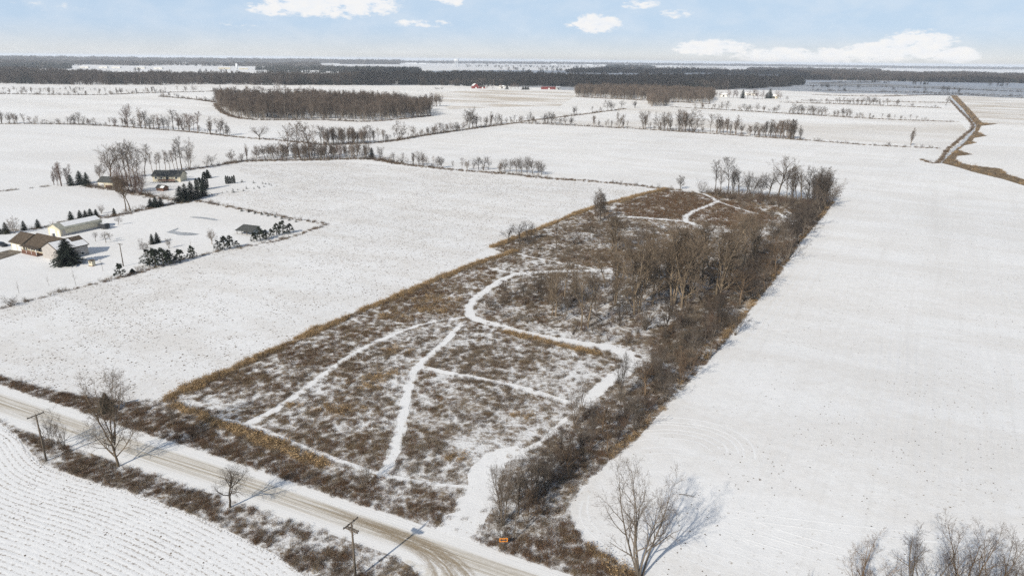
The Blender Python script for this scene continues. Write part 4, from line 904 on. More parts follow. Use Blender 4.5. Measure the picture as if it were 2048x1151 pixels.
gable(r, 0, 4.6, 0, 3.4, 1.6, 2.7, M['deck'], M['shingle_dark'], 'x', .3, snow=[(0, .55, .98, .3, .95)])

# far farms
def farm(name, label, cat, px, deg, w_, l_, e, rr, wall, roofm, snow=True, group=None):
    r = root(name, label, cat, G(*px), deg, group); gable(r, -w_ / 2, w_ / 2, 0, l_, e, rr, wall, roofm, 'x' if w_ > l_ else 'y', .4, snow=[(0, .02, .98, .05, .97), (1, .02, .98, .05, .97)] if snow else None)
    panel(r, 'door', M['trim'] if wall is M['barn_red'] else M['dark'], -1.6, 1.6, -.12, 0, .02, min(3.2, e * .8)); return r
farm('red_barn', 'tall red barn with snowy gambrel roof in front of dark woods', 'barn', (952, 177.2), 20, 13, 16, 6, 11, M['barn_red'], M['shingle_dark'])
farm('red_barn', 'lower red shed right beside the tall red barn', 'barn', (965, 177.2), 15, 13, 10, 4, 6.5, M['barn_red'], M['shingle_dark'], False)
farm('red_barn', 'long low red barn at the edge of the dark woods', 'barn', (1098, 178.8), 14, 33, 10, 4, 5.6, M['barn_red'], M['barn_red'], False)
farm('farm_house', 'small white farmhouse right of the long red barn', 'house', (1117, 179), 14, 11, 8, 4.5, 7, M['siding_white'], M['shingle_dark'])
farm('farm_house', 'white farmhouse between tall red barn and conifers', 'house', (1004, 176.6), 14, 12, 8, 4, 6.5, M['siding_white'], M['shingle_dark'])
farm('farm_house', 'pale house among the spruces of the right farmstead', 'house', (1548, 197), -30, 13, 9, 4, 7.5, M['siding_cream'], M['siding_cream'])
farm('farm_house', 'white house left of the spruces in the right farmstead', 'house', (1447, 193.5), -30, 14, 9, 4, 6.5, M['siding_white'], M['shingle_dark'])
farm('farm_house', 'low white shed behind the trees of the right farmstead', 'shed', (1500, 190.5), -30, 22, 9, 3.5, 5.5, M['siding_white'], M['siding_white'])
farm('farm_house', 'white house before the dark wood left of the red barns', 'house', (797, 168), 10, 16, 9, 4.5, 7.5, M['siding_white'], M['shingle_dark'])
farm('farm_shed', 'beige farm shed left of the tall silo', 'shed', (449, 138.3), 20, 60, 30, 8, 13, M['siding_cream'], M['siding_cream'])
farm('farm_shed', 'pale farm shed right of the tall silo', 'shed', (487, 139), 20, 45, 25, 6, 10, M['siding_cream'], M['siding_white'])
for i, (x, y, t_) in enumerate([(168, 136.3, 'leftmost white farm shed on the far left snowfield'), (232, 136.8, 'white far shed left of a green roofed one'), (281, 137.6, 'green roofed far farm shed'), (316, 138.4, 'white far shed right of the green roofed one'), (206, 136.5, 'second white far shed from the left')]):
    farm('farm_shed', t_ + ' in front of pine block' if i == 0 else t_, 'shed', (x, y), 15, 40, 25, 7, 11, M['siding_white'], simple('green_roof', (.25, .33, .30), .6) if i == 2 else M['siding_white'])
for i, (x, y, w_) in enumerate([(822, 127.6, 150), (845, 128.2, 90), (1108, 129.5, 80), (1180, 130.8, 90), (1205, 131.2, 60), (1255, 131.4, 70), (1340, 133.6, 90)]):
    farm('warehouse', 'long white warehouse far off near the water tower' if i == 0 else 'tiny white building in the far town below the horizon', 'building', (x, y), 5, w_, 50, 10, 14, M['tank'], M['tank'], False, None if i == 0 else 'far town buildings')
P, h = tall(474, 138.5, 126.5); r = root('silo', 'tall pale concrete silo standing on the far left farm', 'silo', P, 0)
obj('cylinder', MB().tube([(0, 0, 0), (0, 0, h * .86)], [5.5, 5.5], 18).mesh('silo', M['tank'], True), r); obj('dome', MB().tube([(0, 0, h * .86), (0, 0, h * .93), (0, 0, h * .98), (0, 0, h)], [5.5, 4.4, 2.4, .2], 18).mesh('dome', M['tank'], True), r)
P, h = tall(913, 134, 117.5); r = root('water_tower', 'white water tower with round tank near the horizon', 'tower', P, 0)
obj('tank', MB().tube([(0, 0, h * .62), (0, 0, h * .68), (0, 0, h * .78), (0, 0, h * .88), (0, 0, h * .97), (0, 0, h)], [5, 16, 22, 22, 13, 1], 20).mesh('tank', M['tank'], True), r)
obj('riser', MB().tube([(0, 0, 0), (0, 0, h * .64)], [3.0, 3.0], 12).mesh('riser', M['tank'], True), r)
for k in range(6):
    a_ = k * math.pi / 3; obj('leg', MB().tube([(24 * math.cos(a_), 24 * math.sin(a_), 0), (20 * math.cos(a_), 20 * math.sin(a_), h * .76)], [1.4, 1.4], 6).mesh('leg', M['tank']), r)

# ------------------------------------------------------------------ poles and sign
def pole(x, y, yt, label, arms):
    P, h = tall(x, y, yt); r = root('utility_pole', label, 'utility pole', P, 0)
    obj('pole', MB().tube([(0, 0, -.2), (0, 0, h * .5), (0, 0, h)], [.17, .145, .11], 9).mesh('pole', M['pole_wood'], True), r)
    for (z, deg, l_, off) in arms:
        c, s = math.cos(math.radians(deg)), math.sin(math.radians(deg)); ax, ay = -s * off, c * off
        o = obj('crossarm', MB().box(-l_ / 2, l_ / 2, -.06, .06, -.07, .07).mesh('crossarm', M['pole_wood']), r, (ax, ay, h - z), math.radians(deg))
        for q in (-.46, -.18, .18, .46): obj('insulator', MB().tube([(q * l_, 0, .07), (q * l_, 0, .2), (q * l_, 0, .24)], [.035, .05, .02], 6).mesh('insulator', M['dark']), o)
        if off: obj('brace', MB().tube([(-l_ * .3, 0, -.05), (0, -off, -.65)], [.025, .025], 4).mesh('brace', M['pole_wood']), o); obj('brace', MB().tube([(l_ * .3, 0, -.05), (0, -off, -.65)], [.025, .025], 4).mesh('brace', M['pole_wood']), o)
    return r
pole(93, 921, 828, 'wooden utility pole with one crossarm beside the ridged field', [(.25, 60, 2.6, .15)])
pole(711.5, 1158, 1045, 'wooden utility pole with stacked crossarms near the road junction', [(.08, 60, 2.7, .15), (1.0, -30, 2.0, .16), (1.0, -30, 2.0, -.16), (1.35, -30, 1.6, .16)])
pole(247, 532, 487, 'wooden pole with short crossarm in the yard of the ranch house', [(.2, -25, 2.2, .15)])
r = root('arrow_sign', 'orange roadside sign with black double arrow in the brush', 'sign', G(1007, 1094), 4)
M['orange'] = simple('sign_orange', (0.62, 0.22, 0.03), 0.5, 0.06)
obj('post', MB().box(-.05, .05, .0, .08, -.1, 1.75).mesh('post', M['pole_wood']), r)
obj('board', MB().box(-.60, .60, -.035, -.005, .98, 1.62).mesh('board', M['orange']), r)
obj('arrow', MB().poly([(x, -.040, 1.30 + z) for x, z in ((-.52, 0), (-.24, .26), (-.24, .11), (.24, .11), (.24, .26), (.52, 0), (.24, -.26), (.24, -.11), (-.24, -.11), (-.24, -.26))], [(0, 9, 8, 7, 6, 5, 4, 3, 2, 1)]).mesh('arrow', M['dark']), r)

# ------------------------------------------------------------------ individual trees, near to far
tree(237, 932, 742, 'fork', 'tall bare forked tree with pale trunk on the verge by the road', tint='light', width=.9, rz=.4)
tree(103, 893, 812, 'vase', 'small bare tree right behind the left utility pole', tint='grey', width=.8)
tree(128, 897, 828, 'vase', 'bare sapling between left utility pole and tall forked tree', tint='grey', width=.9)
tree(460, 1014, 923, 'spread', 'small gnarled bare tree on the verge beside the road', width=1.05)
tree(347, 850, 788, 'clump', 'upright bare bush at the front corner of the parcel', width=.62, tint='plain', name='bare_bush', cat='bush')
conifer(215, 822, 783, 'dense', 'small dark cedar behind the tall forked tree', width=.85, name='cedar_tree')
tree(1280, 1153, 914, 'vase', 'large many stemmed bare tree casting shadow on the right field', tint='plain', width=.74, rz=3.9)
for i, (x, y, yt, lb) in enumerate([(1715, 1215, 1068, 'leftmost bare treetop rising at the bottom right corner'), (1830, 1235, 1052, 'bare treetop second from left at bottom right corner'), (1915, 1240, 1046, 'tallest bare treetop in the bottom right corner'),
                                    (1985, 1245, 1058, 'bare treetop second from the right at bottom right'), (2045, 1250, 1066, 'bare treetop cut by the right frame edge at the bottom')]):
    tree(x, y, yt, 'vase', lb, tint=('warm', 'grey')[i % 2], width=.85)
tree(1615, 1180, 1138, 'sapling', 'small twiggy treetop at the bottom edge between big trees', width=1.2)
for x, y, yt, st, lb, tn in [(1005, 1050, 908, 'column', 'slender bare tree above the orange sign', 'grey'), (1028, 1078, 940, 'sapling', 'thin bare sapling right of the orange sign', 'plain'), (1070, 1000, 885, 'vase', 'crooked bare tree in edge brush beside the entrance lane', 'plain'),
                             (735, 965, 905, 'vase', 'small bare tree at the foot of the middle trail', 'plain'), (1150, 850, 742, 'vase', 'bare tree where the cross trail meets the wide lane', 'grey'), (1240, 800, 700, 'column', 'slim bare tree beside the bend of the wide lane', 'plain'),
                             (1290, 768, 705, 'clump', 'pale multi stemmed bush at the trail bend', 'pale'), (1105, 960, 860, 'tall', 'bare tree in the edge brush below the lane', 'plain'), (1180, 900, 800, 'tall', 'bare tree leaning over the edge brush', 'dark'),
                             (1310, 780, 690, 'column', 'slim tree in the edge brush right of the trail bend', 'plain')]:
    tree(x, y, yt, st, lb, tint=tn, width=.8)
# pale poplars and ashes of the thicket
for x, y, yt in [(1163, 660, 540), (1176, 655, 548), (1105, 628, 532), (1112, 632, 545), (1268, 630, 478), (1277, 625, 482), (1345, 610, 452), (1362, 615, 448), (1372, 612, 470), (1432, 592, 458), (1440, 596, 465), (1452, 580, 440), (1330, 580, 462), (1318, 592, 480),
                  (1225, 500, 425), (1232, 505, 430), (1300, 560, 465), (1395, 560, 445), (1405, 565, 450), (1480, 560, 430), (1210, 575, 505), (1150, 600, 520), (1245, 560, 470), (1382, 596, 452), (1420, 572, 450), (1305, 610, 490), (1290, 575, 470), (1465, 545, 430), (1505, 530, 420), (1230, 610, 510), (1130, 600, 520)]:
    tree(x, y, yt - 8, random.choice(['tall', 'column', 'tall', 'fork']), 'tall pale trunked bare tree standing in the thicket', 'pale thicket trees', 'pale', .95)
for x, y, yt in [(1080, 600, 540), (1130, 640, 570), (1190, 620, 540), (1290, 660, 570), (1330, 680, 590), (1410, 690, 600), (1500, 590, 500), (1540, 540, 450), (1560, 510, 430), (1280, 500, 445),
                  (1500, 500, 425), (1540, 480, 415), (1585, 470, 400), (1600, 455, 390), (1480, 450, 395), (1180, 480, 430), (1150, 490, 450), (1240, 640, 560), (1050, 610, 560), (1010, 600, 560), (1345, 720, 640), (1380, 740, 660), (1430, 670, 580)]:
    tree(x, y, yt, random.choice(['spread', 'tall', 'vase', 'clump']), 'dark twiggy bare tree tangled inside the thicket', 'dark thicket trees', random.choice(['plain', 'dark', 'grey']), .85)
for x, y, yt in [(1035, 1030, 945), (1055, 1045, 970), (1090, 985, 905), (1120, 930, 850), (1140, 955, 885), (1165, 890, 815), (1205, 865, 790), (1215, 905, 845), (1250, 840, 765), (1270, 860, 800), (1290, 790, 715), (1320, 760, 690), (1330, 800, 735), (1365, 765, 690), (1385, 700, 620), (1420, 715, 640), (1440, 660, 575), (1470, 670, 600), (1480, 610, 530), (1505, 600, 520), (1530, 580, 505), (1550, 545, 470), (1575, 520, 445), (1590, 495, 425), (1605, 475, 410), (1625, 450, 390), (1640, 430, 370)]:
    tree(x, y, yt, random.choice(['spread', 'vase', 'clump', 'tall']), 'bare tree rising out of the right edge brush', 'right edge trees', random.choice(['plain', 'grey', 'warm', 'dark']), random.uniform(.8, 1.15), lod=1)
for x, y, yt, w_ in [(1015, 488, 448, .9), (1040, 490, 442, .9), (1055, 482, 440, 1.0), (1062, 480, 446, .8)]:
    tree(x, y, yt, 'spread', 'dark bare tree in the clump on the left edge of the parcel', 'left edge clump', 'dark', w_)
tree(1112, 503, 432, 'sapling', 'slim dark sapling right of the left edge clump', tint='dark')
for x, y, yt in [(1190, 432, 380), (1200, 440, 372), (1208, 436, 384), (1195, 445, 395)]: tree(x, y, yt, 'column', 'slender grey tree in the group on the tan grass strip', 'grass strip group', 'grey', .8)
tree(1360, 379, 349, 'round', 'small round bare tree alone at the back corner of the parcel', tint='plain')
tree(1556, 397, 308, 'spread', 'tallest spreading bare tree in the back row of the parcel', tint='plain', width=.8)
for x, y, yt, st in [(1402, 386, 360, 'clump'), (1430, 386, 323, 'tall'), (1440, 388, 340, 'tall'), (1455, 388, 316, 'tall'), (1466, 388, 332, 'column'), (1478, 390, 338, 'spread'), (1490, 392, 346, 'spread'), (1503, 392, 345, 'clump'), (1520, 394, 348, 'vase'), (1535, 396, 342, 'spread'),
                     (1572, 400, 345, 'tall'), (1583, 402, 336, 'column'), (1592, 402, 338, 'tall'), (1603, 402, 334, 'spread'), (1613, 404, 334, 'tall'), (1625, 405, 338, 'column'), (1635, 406, 336, 'column'), (1643, 407, 338, 'vase'), (1650, 410, 348, 'column'), (1656, 410, 362, 'clump'), (1646, 412, 340, 'column'), (1640, 410, 345, 'clump'), (1630, 408, 345, 'vase'), (1652, 414, 355, 'clump'), (1618, 407, 350, 'clump')]:
    tree(x, y, yt - 5, st, 'bare tree in the row along the back edge of the parcel', 'back row trees', random.choice(['plain', 'grey', 'dark']), .85, lod=1)
# yard trees
conifer(137, 528, 475, 'dense', 'big dense dark spruce in front of the ranch house', width=1.12)
for x, y, yt in [(299, 531, 498), (312, 533, 496), (328, 531, 496), (339, 527, 500)]: conifer(x, y, yt, 'pine', 'dark pine in the large clump on the yard hedge line', 'large pine clump', 1.05)
conifer(361, 523, 498, 'pine', 'rounded pine right of the large pine clump', width=1.1); conifer(385, 516, 491, 'pine', 'upright pine two right of the large clump', width=.85)
for x, y, yt in [(436, 501, 480), (449, 499, 471), (461, 496, 470), (474, 494, 481)]: conifer(x, y, yt, 'pine', 'pine in the group left of the pavilion', 'pavilion pines', .9)
for x, y, yt in [(508, 483, 464), (521, 481, 454), (532, 478, 459), (543, 474, 457), (553, 470, 446), (566, 468, 441), (580, 466, 446)]: conifer(x, y, yt, 'pine', 'pine in the row between pavilion and field corner', 'corner pines', .9)
conifer(305, 488, 466, 'spruce', 'left one of the two close spruces in the yard', width=.8); conifer(315, 485, 463, 'spruce', 'right one of the two close spruces in the yard', width=.9)
conifer(242, 553, 526, 'pine', 'pine at the foot of the yard pole', width=.95); conifer(265, 545, 536, 'dense', 'low dark juniper right of the yard pole', width=1.5, name='juniper', cat='bush')
tree(424, 488, 453, 'round', 'neat round crowned bare tree between pond and pines', tint='light', width=1.05, lod=0)
for x, y, yt, st, lb in [(291, 507, 478, 'vase', 'pale bare tree behind the left end of the large pine clump'), (338, 496, 475, 'vase', 'bare tree just behind the right end of the large pine clump'), (382, 494, 477, 'sapling', 'thin bare tree behind the upright pine'), (191, 482, 463, 'spread', 'small fruit tree nearest the ranch house wing'),
                         (212, 485, 462, 'spread', 'wide fruit tree between house and pond'), (221, 480, 463, 'spread', 'fruit tree behind the wide fruit tree'), (237, 449, 431, 'spread', 'small bare tree with dark mulch right of the trailer'),
                         (38, 586, 559, 'sapling', 'leftmost lone sapling on the snowy lawn'), (98, 571, 549, 'sapling', 'second lone sapling on the snowy lawn'), (206, 542, 514, 'sapling', 'thin sapling beside the small tan blind'), (152, 570, 536, 'sapling', 'forked sapling on the hedge line below the house')]:
    tree(x, y, yt, st, lb, tint='grey', width=1.0, lod=1)
for x, y, yt in [(20, 612, 590), (50, 604, 592), (118, 585, 573), (130, 582, 572), (28, 610, 594), (285, 540, 528), (275, 541, 530), (350, 520, 505)]: tree(x, y, yt, 'clump', 'low bare bush on the hedge line along the stubble field', 'hedge line bushes', 'light', 1.2, name='bare_bush', cat='bush', lod=1)
conifer(-2, 468, 447, 'spruce', 'spruce cut by the left frame edge behind the garage'); conifer(13, 467, 443, 'spruce', 'reddish brown spruce behind the garage', tint=(1.8, 1.3, 1.1)); conifer(49, 460, 440, 'spruce', 'dark spruce right of a bare tree behind the garage'); conifer(77, 456, 437, 'spruce', 'lone dark spruce left of the pole barn')
tree(29, 467, 431, 'vase', 'bare tree between spruces behind the garage', tint='warm', width=.9)
for x, y, yt in [(143, 441, 421), (161, 438, 419), (172, 436, 419), (182, 435, 416), (193, 433, 417)]: conifer(x, y, yt, 'spruce', 'dark spruce in the row behind the pole barn', 'pole barn spruces', 1.1)
tree(203, 427, 407, 'clump', 'tan bare bush right of the pole barn spruces', tint='warm', width=.8, name='bare_bush', cat='bush')
conifer(229, 430, 415, 'spruce', 'small reddish spruce on the hedge left of two tall trees', tint=(1.5, 1.0, .9))
tree(252, 422, 350, 'tall', 'left one of two tall bare trees on the middle hedge', tint='light', width=.9); tree(261, 422, 345, 'tall', 'right one of two tall bare trees on the middle hedge', tint='light', width=.9)
for x, y, yt in [(302, 414, 396), (312, 414, 392), (322, 411, 394)]: conifer(x, y, yt, 'spruce', 'dark spruce in the clump on the middle hedge', 'middle hedge spruces', 1.25)
for x, y, yt in [(362, 404, 370), (372, 402, 365), (384, 399, 361), (395, 396, 372), (407, 392, 364)]: conifer(x, y, yt, 'spruce', 'large dark spruce in the group right of the cream house', 'large spruce group', 1.05)
for x, y, yt in [(394, 380, 357), (401, 380, 355), (407, 380, 356), (412, 378, 344)]: conifer(x, y, yt, 'arbor', 'columnar evergreen behind the large spruce group', 'columnar evergreens', 1.0)
conifer(416, 356, 338, 'dense', 'round dark evergreen right of the cream house', width=.95)
for i in range(5): conifer(453 + 4.0 * i, 368 - .4 * i, 352 - .2 * i + random.uniform(-1.2, 1.2), 'arbor', 'columnar arborvitae in the short dense row by itself', 'arborvitae row', .85)
for X, Y, hh in [(1275, 328, 12), (1310, 330, 9), (1340, 320, 12), (1368, 312, 9), (1405, 316, 28), (1432, 302, 11), (1467, 307, 16), (1485, 294, 18), (1530, 294, 12), (1553, 284, 13), (1562, 291, 16), (1590, 284, 14), (1600, 266, 12), (1622, 268, 14), (1634, 275, 12), (1458, 255, 20), (1527, 260, 18), (1583, 264, 16)]:
    conifer(X * .332, 280 + Y * .332, 280 + (Y - hh) * .332, 'small', 'tiny young evergreen planted on snow near the arborvitae', 'young evergreens', 1.3)
for X, Y in [(1145, 12), (1215, 22), (1280, 36), (1350, 48), (1415, 62), (1490, 76), (1555, 92), (1630, 106), (1700, 122)]:
    conifer(260 + X * .1953, 420 + Y * .1953, 420 + (Y - 34) * .1953, 'small', 'small round evergreen along the hedge behind the pond', 'pond hedge evergreens', 1.5)
for x, y, yt in [(143, 371, 348), (161, 369, 340), (175, 372, 343)]: conifer(x, y, yt, 'spruce', 'dark spruce in the trio left of the detached garage', 'spruce trio', 1.0)
for x, y, yt in [(116, 371, 330), (123, 372, 322), (136, 371, 327), (108, 370, 340)]: tree(x, y, yt, 'column', 'slim reddish bare tree left of the spruce trio', 'slim trees left of the spruces', 'red', .8)
tree(222, 360, 287, 'round', 'big round crowned maple behind the detached garage', tint='warm', width=.85, lod=1)
tree(202, 360, 318, 'vase', 'smaller bare tree left of the big maple', tint='warm')
for x, y, yt in [(246, 374, 292), (255, 372, 279), (263, 374, 284), (271, 374, 276), (279, 366, 292), (290, 352, 286)]: tree(x, y, yt, 'tall', 'very tall narrow bare tree between big maple and cream house', 'tall trees by the house', 'grey', .75)
for x, y, yt in [(238, 384, 335), (247, 388, 330), (262, 386, 325), (270, 384, 328), (280, 390, 350), (283, 380, 338)]: tree(x, y, yt, 'clump', 'reddish bushy bare tree on the lane below the tall trees', 'reddish bushes', 'red', .8, name='bare_bush', cat='bush', lod=1)
for x, y, yt in [(305, 344, 302), (313, 343, 306), (320, 342, 303), (332, 342, 298), (340, 341, 304), (349, 341, 298), (356, 340, 290)]: tree(x, y, yt, 'tall', 'bare tree in the row behind the cream house', 'row behind the house', 'warm', .8)
tree(364, 340, 271, 'tall', 'left one of the two tallest trees behind the cream house', tint='grey', width=.85); tree(379, 339, 274, 'vase', 'right one of the two tallest trees behind the cream house', tint='grey', width=.75)
tree(424, 330, 307, 'vase', 'small bare tree on the hedge right of the houses'); tree(414, 331, 317, 'clump', 'bare bush left of the small hedge tree', name='bare_bush', cat='bush')
# middle tree strip
tree(519, 279.5, 246, 'elm', 'lone vase shaped elm standing in the snow', tint='plain', width=1.05, lod=1)
tree(576, 312, 243, 'spread', 'left one of three tall trees above the middle tree strip', tint='warm', width=.85); tree(597, 314, 240, 'tall', 'middle one of three tall trees above the middle tree strip', tint='warm', width=.9); tree(620, 318, 237, 'spread', 'right one of three tall trees above the middle tree strip', tint='warm', width=.8)
conifer(744, 316, 294, 'spruce', 'single dark spruce at the right end of the middle tree strip', width=.85)
for x, y, yt, st in [(463, 325, 297, 'vase'), (494, 319, 286, 'column'), (512, 319, 296, 'spread'), (520, 319, 291, 'spread'), (483, 321, 305, 'clump')]: tree(x, y, yt, st, 'smaller bare tree at the left end of the middle tree strip', 'strip left end trees', 'warm', .9)
for i in range(24):
    x = 530 + 208 * (i + random.random()) / 24; y = random.uniform(309, 320) if x < 735 else 312
    tree(x, y, y - random.uniform(20, 34), random.choice(['tall', 'vase', 'column', 'spread', 'clump']), 'bare tree in the dense front row of the middle tree strip', 'middle strip front', random.choice(['warm', 'plain', 'red']), .85, lod=2)
tree(740, 285, 249, 'round', 'broad round tree rising above the middle tree strip', tint='plain', width=.85)
for x, y, yt, st, lb in [(761, 318, 292, 'vase', 'bare tree right of the single dark spruce'), (789, 323, 302, 'spread', 'left bare tree on the hedge right of the strip'), (803, 325, 308, 'clump', 'bush right of the left hedge tree'), (838, 331, 300, 'round', 'round bare tree on the brown hedge line'), (884, 336, 312, 'round', 'smaller round bare tree next along the brown hedge line'), (865, 334, 325, 'clump', 'low bush between two round hedge trees')]:
    tree(x, y, yt, st, lb, tint='plain')
for x, y, yt in [(948, 338, 318), (957, 339, 312), (967, 340, 310), (977, 340, 318)]: tree(x, y, yt, 'spread', 'dark bushy tree in the left clump on the brown hedge line', 'left hedge clump', 'dark', 1.0)
for x, y, yt in [(1000, 343, 320), (1010, 344, 315), (1020, 344, 316), (1032, 345, 314), (1043, 346, 311), (1054, 347, 310), (1065, 348, 314), (1076, 349, 318), (1083, 350, 322)]: tree(x, y, yt, 'round', 'bushy tree in the right clump on the brown hedge line', 'right hedge clump', 'plain', 1.0)
# tree rows: (label, group, tint, [(x, foot, top)])
ROWS = [
 ('bare tree in the row across the far left snowfield', 'left row', ['warm', 'plain', 'red'], [(4, 247, 214), (20, 247, 224), (30, 247, 222), (48, 247, 226), (62, 247, 230), (85, 248, 238), (94, 248, 238), (120, 249, 235), (140, 249, 232), (150, 249, 226), (158, 249, 223), (168, 249, 230), (179, 250, 236), (230, 253, 233), (267, 256, 235), (282, 257, 214), (291, 257, 219), (300, 257, 232), (308, 257, 228), (318, 258, 227),
     (328, 259, 228), (337, 259, 232), (347, 259, 217), (358, 260, 226), (367, 261, 226), (379, 263, 226), (388, 263, 230), (396, 264, 222), (421, 269, 232), (441, 271, 234), (447, 271, 240), (455, 271, 243)]),
 ('bare tree in the row climbing to the field corner behind the strip', 'corner row', ['warm', 'plain'], [(799, 278, 241), (832, 273, 249), (856, 270, 254), (870, 268, 245), (880, 266, 244), (888, 265, 243), (897, 264, 242), (906, 263, 244), (915, 262, 243), (924, 260, 240), (938, 257, 211), (946, 255, 222), (953, 254, 225), (962, 252, 232), (972, 251, 230), (982, 249, 222), (993, 248, 230), (1003, 247, 225), (1012, 247, 232), (1021, 246, 232), (1029, 246, 229), (1037, 246, 229)]),
 ('bare tree on the boundary right of the field corner', 'boundary trees', ['plain', 'dark'], [(1059, 246, 220), (1088, 247, 226), (1095, 247, 222), (1103, 247, 222), (1110, 248, 226), (1118, 248, 234), (1131, 249, 230), (1142, 250, 234), (1148, 229, 213), (1154, 228, 211), (1184, 226, 212), (1203, 224, 213), (1216, 222, 199), (1223, 222, 200), (1242, 217, 199), (1270, 216, 200)]),
 ('bare poplar in the long row across the right back field', 'poplar row', ['light', 'warm', 'plain'], [(1188, 254, 230), (1197, 254, 238), (1246, 256, 238), (1287, 258, 219), (1291, 258, 228), (1308, 259, 248), (1321, 260, 223), (1328, 260, 232), (1335, 261, 223), (1340, 261, 230), (1358, 262, 217), (1364, 262, 217), (1371, 263, 222), (1377, 263, 226), (1387, 264, 217), (1405, 265, 252), (1420, 265, 226), (1433, 266, 226), (1439, 266, 230), (1446, 266, 232),
     (1454, 267, 236), (1461, 267, 242), (1471, 269, 228), (1482, 269, 246), (1500, 271, 246), (1509, 271, 244), (1518, 272, 244), (1526, 272, 246), (1531, 273, 240), (1540, 274, 238), (1545, 274, 244), (1551, 275, 238), (1560, 276, 238), (1566, 276, 242), (1571, 277, 238), (1577, 277, 238), (1581, 278, 236), (1587, 278, 238), (1600, 279, 249)]),
 ('bare tree in the second row behind the poplars', 'second row', ['plain', 'grey'], [(1390, 214, 205), (1405, 216, 207), (1425, 218, 208), (1442, 219, 202), (1453, 220, 200), (1490, 223, 206), (1501, 223, 208), (1514, 223, 205), (1527, 224, 210), (1545, 226, 212), (1553, 226, 208), (1587, 227, 206), (1595, 228, 206), (1604, 228, 208), (1613, 228, 209), (1620, 229, 210), (1627, 229, 210), (1637, 229, 210), (1643, 230, 211), (1650, 230, 212), (1668, 232, 220), (1685, 233, 214), (1692, 233, 216), (1700, 234, 216), (1715, 235, 225),
     (1746, 237, 229), (1763, 237, 226), (1775, 238, 227), (1801, 239, 230), (1832, 241, 231), (1842, 241, 235)]),
 ('bare tree in the third and farthest row on the right', 'third row', ['plain', 'grey'], [(1624, 206, 197), (1671, 207, 195), (1678, 207, 194), (1687, 207, 194), (1695, 208, 196), (1707, 208, 194), (1714, 208, 195), (1724, 208, 193), (1732, 208, 192), (1739, 209, 193), (1746, 209, 193), (1752, 209, 194), (1758, 209, 197), (1775, 212, 195), (1794, 212, 196), (1825, 214, 205), (1871, 216, 209)]),
]
for lb, gp, tints, L in ROWS:
    for x, y, yt in L: tree(x, y, yt, random.choice(['column', 'tall', 'column', 'vase']) if 'poplar' in gp or y - yt > 26 else random.choice(['spread', 'vase', 'tall', 'round']), lb, gp, random.choice(tints), 1.12, lod=2, name='poplar_tree' if 'poplar' in gp else 'bare_tree')
tree(255, 254, 206, 'round', 'largest rounded tree in the left row with reddish crown', tint='red', width=.8, lod=1)
tree(1237, 256, 216, 'vase', 'isolated tall poplar at the start of the long poplar row', tint='light', width=.75, lod=1)
tree(1821, 291, 254, 'column', 'lone slim bare tree on the far right hedge', tint='warm', width=.85, lod=1); tree(1777, 290, 283, 'clump', 'low round bush left of the lone slim tree', width=1.4, name='bare_bush', cat='bush')
tree(1891, 211, 190, 'spread', 'spreading dark tree at the far end of the ditch', tint='dark')
tree(1574, 201, 190, 'round', 'round dark bush right of the far farmstead', tint='dark', width=1.2, name='bare_bush', cat='bush')
for x, y, yt in [(860, 213, 186), (867, 213, 184), (873, 213, 186), (880, 212, 186)]: tree(x, y, yt, 'vase', 'bare tree in the detached clump right of the woodlot', 'detached clump', 'warm', .9)
for x, y, yt in [(1485, 197, 178), (1533, 197, 184), (1539, 197, 176)]: conifer(x, y, yt, 'spruce', 'pointed dark spruce in the right farmstead', 'farmstead spruces', .9)
for x, y, yt in [(1432, 195, 181), (1440, 195, 182), (1458, 196, 177), (1466, 196, 176), (1474, 196, 180), (1495, 197, 180), (1508, 198, 178), (1516, 198, 176), (1524, 198, 178), (1553, 198, 180), (1560, 199, 184)]: tree(x, y, yt, 'round', 'bare tree around the right farmstead', 'farmstead trees', 'red', 1.0)
for x, y, yt in [(1046, 179.5, 172), (1051, 179.5, 171), (1056, 179.5, 172), (1014, 178.5, 170)]: conifer(x, y, yt, 'spruce', 'dark conifer between the two red barns', 'barn conifers', 1.5)
for x, y, yt in [(1003, 178, 166), (1022, 178.5, 165), (1030, 178.5, 163), (1036, 178.5, 166), (973, 178, 170), (986, 178, 171)]: tree(x, y, yt, 'round', 'bare tree between the two red barns', 'barn trees', 'red', 1.0)
for x, y, yt in [(872, 179, 174.5), (877, 179, 175.5), (884, 179, 174)]: tree(x, y, yt, 'clump', 'small bush on the open snow left of the tall red barn', 'bushes left of the barn', 'dark', 1.8, name='bare_bush', cat='bush')
# woodlots as masses
WOOD1 = GP([(430, 207), (447, 224), (462, 231), (500, 238), (560, 239.5), (640, 238), (700, 240), (745, 242), (800, 238), (850, 234), (862, 231), (860, 220), (780, 211), (640, 207), (520, 206), (440, 203)])
WOOD2 = GP([(1152, 193), (1200, 196), (1290, 200), (1300, 213), (1330, 214), (1345, 203), (1420, 207), (1432, 194), (1380, 187), (1280, 184), (1175, 182), (1150, 186)])
def far_tree(seed, style, rmin_scale, mat):
    W, T = gen_tree(seed, STY[style], 2)
    nw = len(W.F); W.F += [tuple(i + len(W.V) for i in f) for f in T.F]; W.V += T.V
    return mesh('far_tree', W.V, W.F, [M['far_bark'], mat], [0] * nw + [1] * (len(W.F) - nw))
FARTREES = hidden_protos('far_tree', [far_tree(300 + i, s_, 1, M['lot_twig']) for i, s_ in enumerate(['tall', 'spread', 'vase', 'tall', 'column', 'round'])])
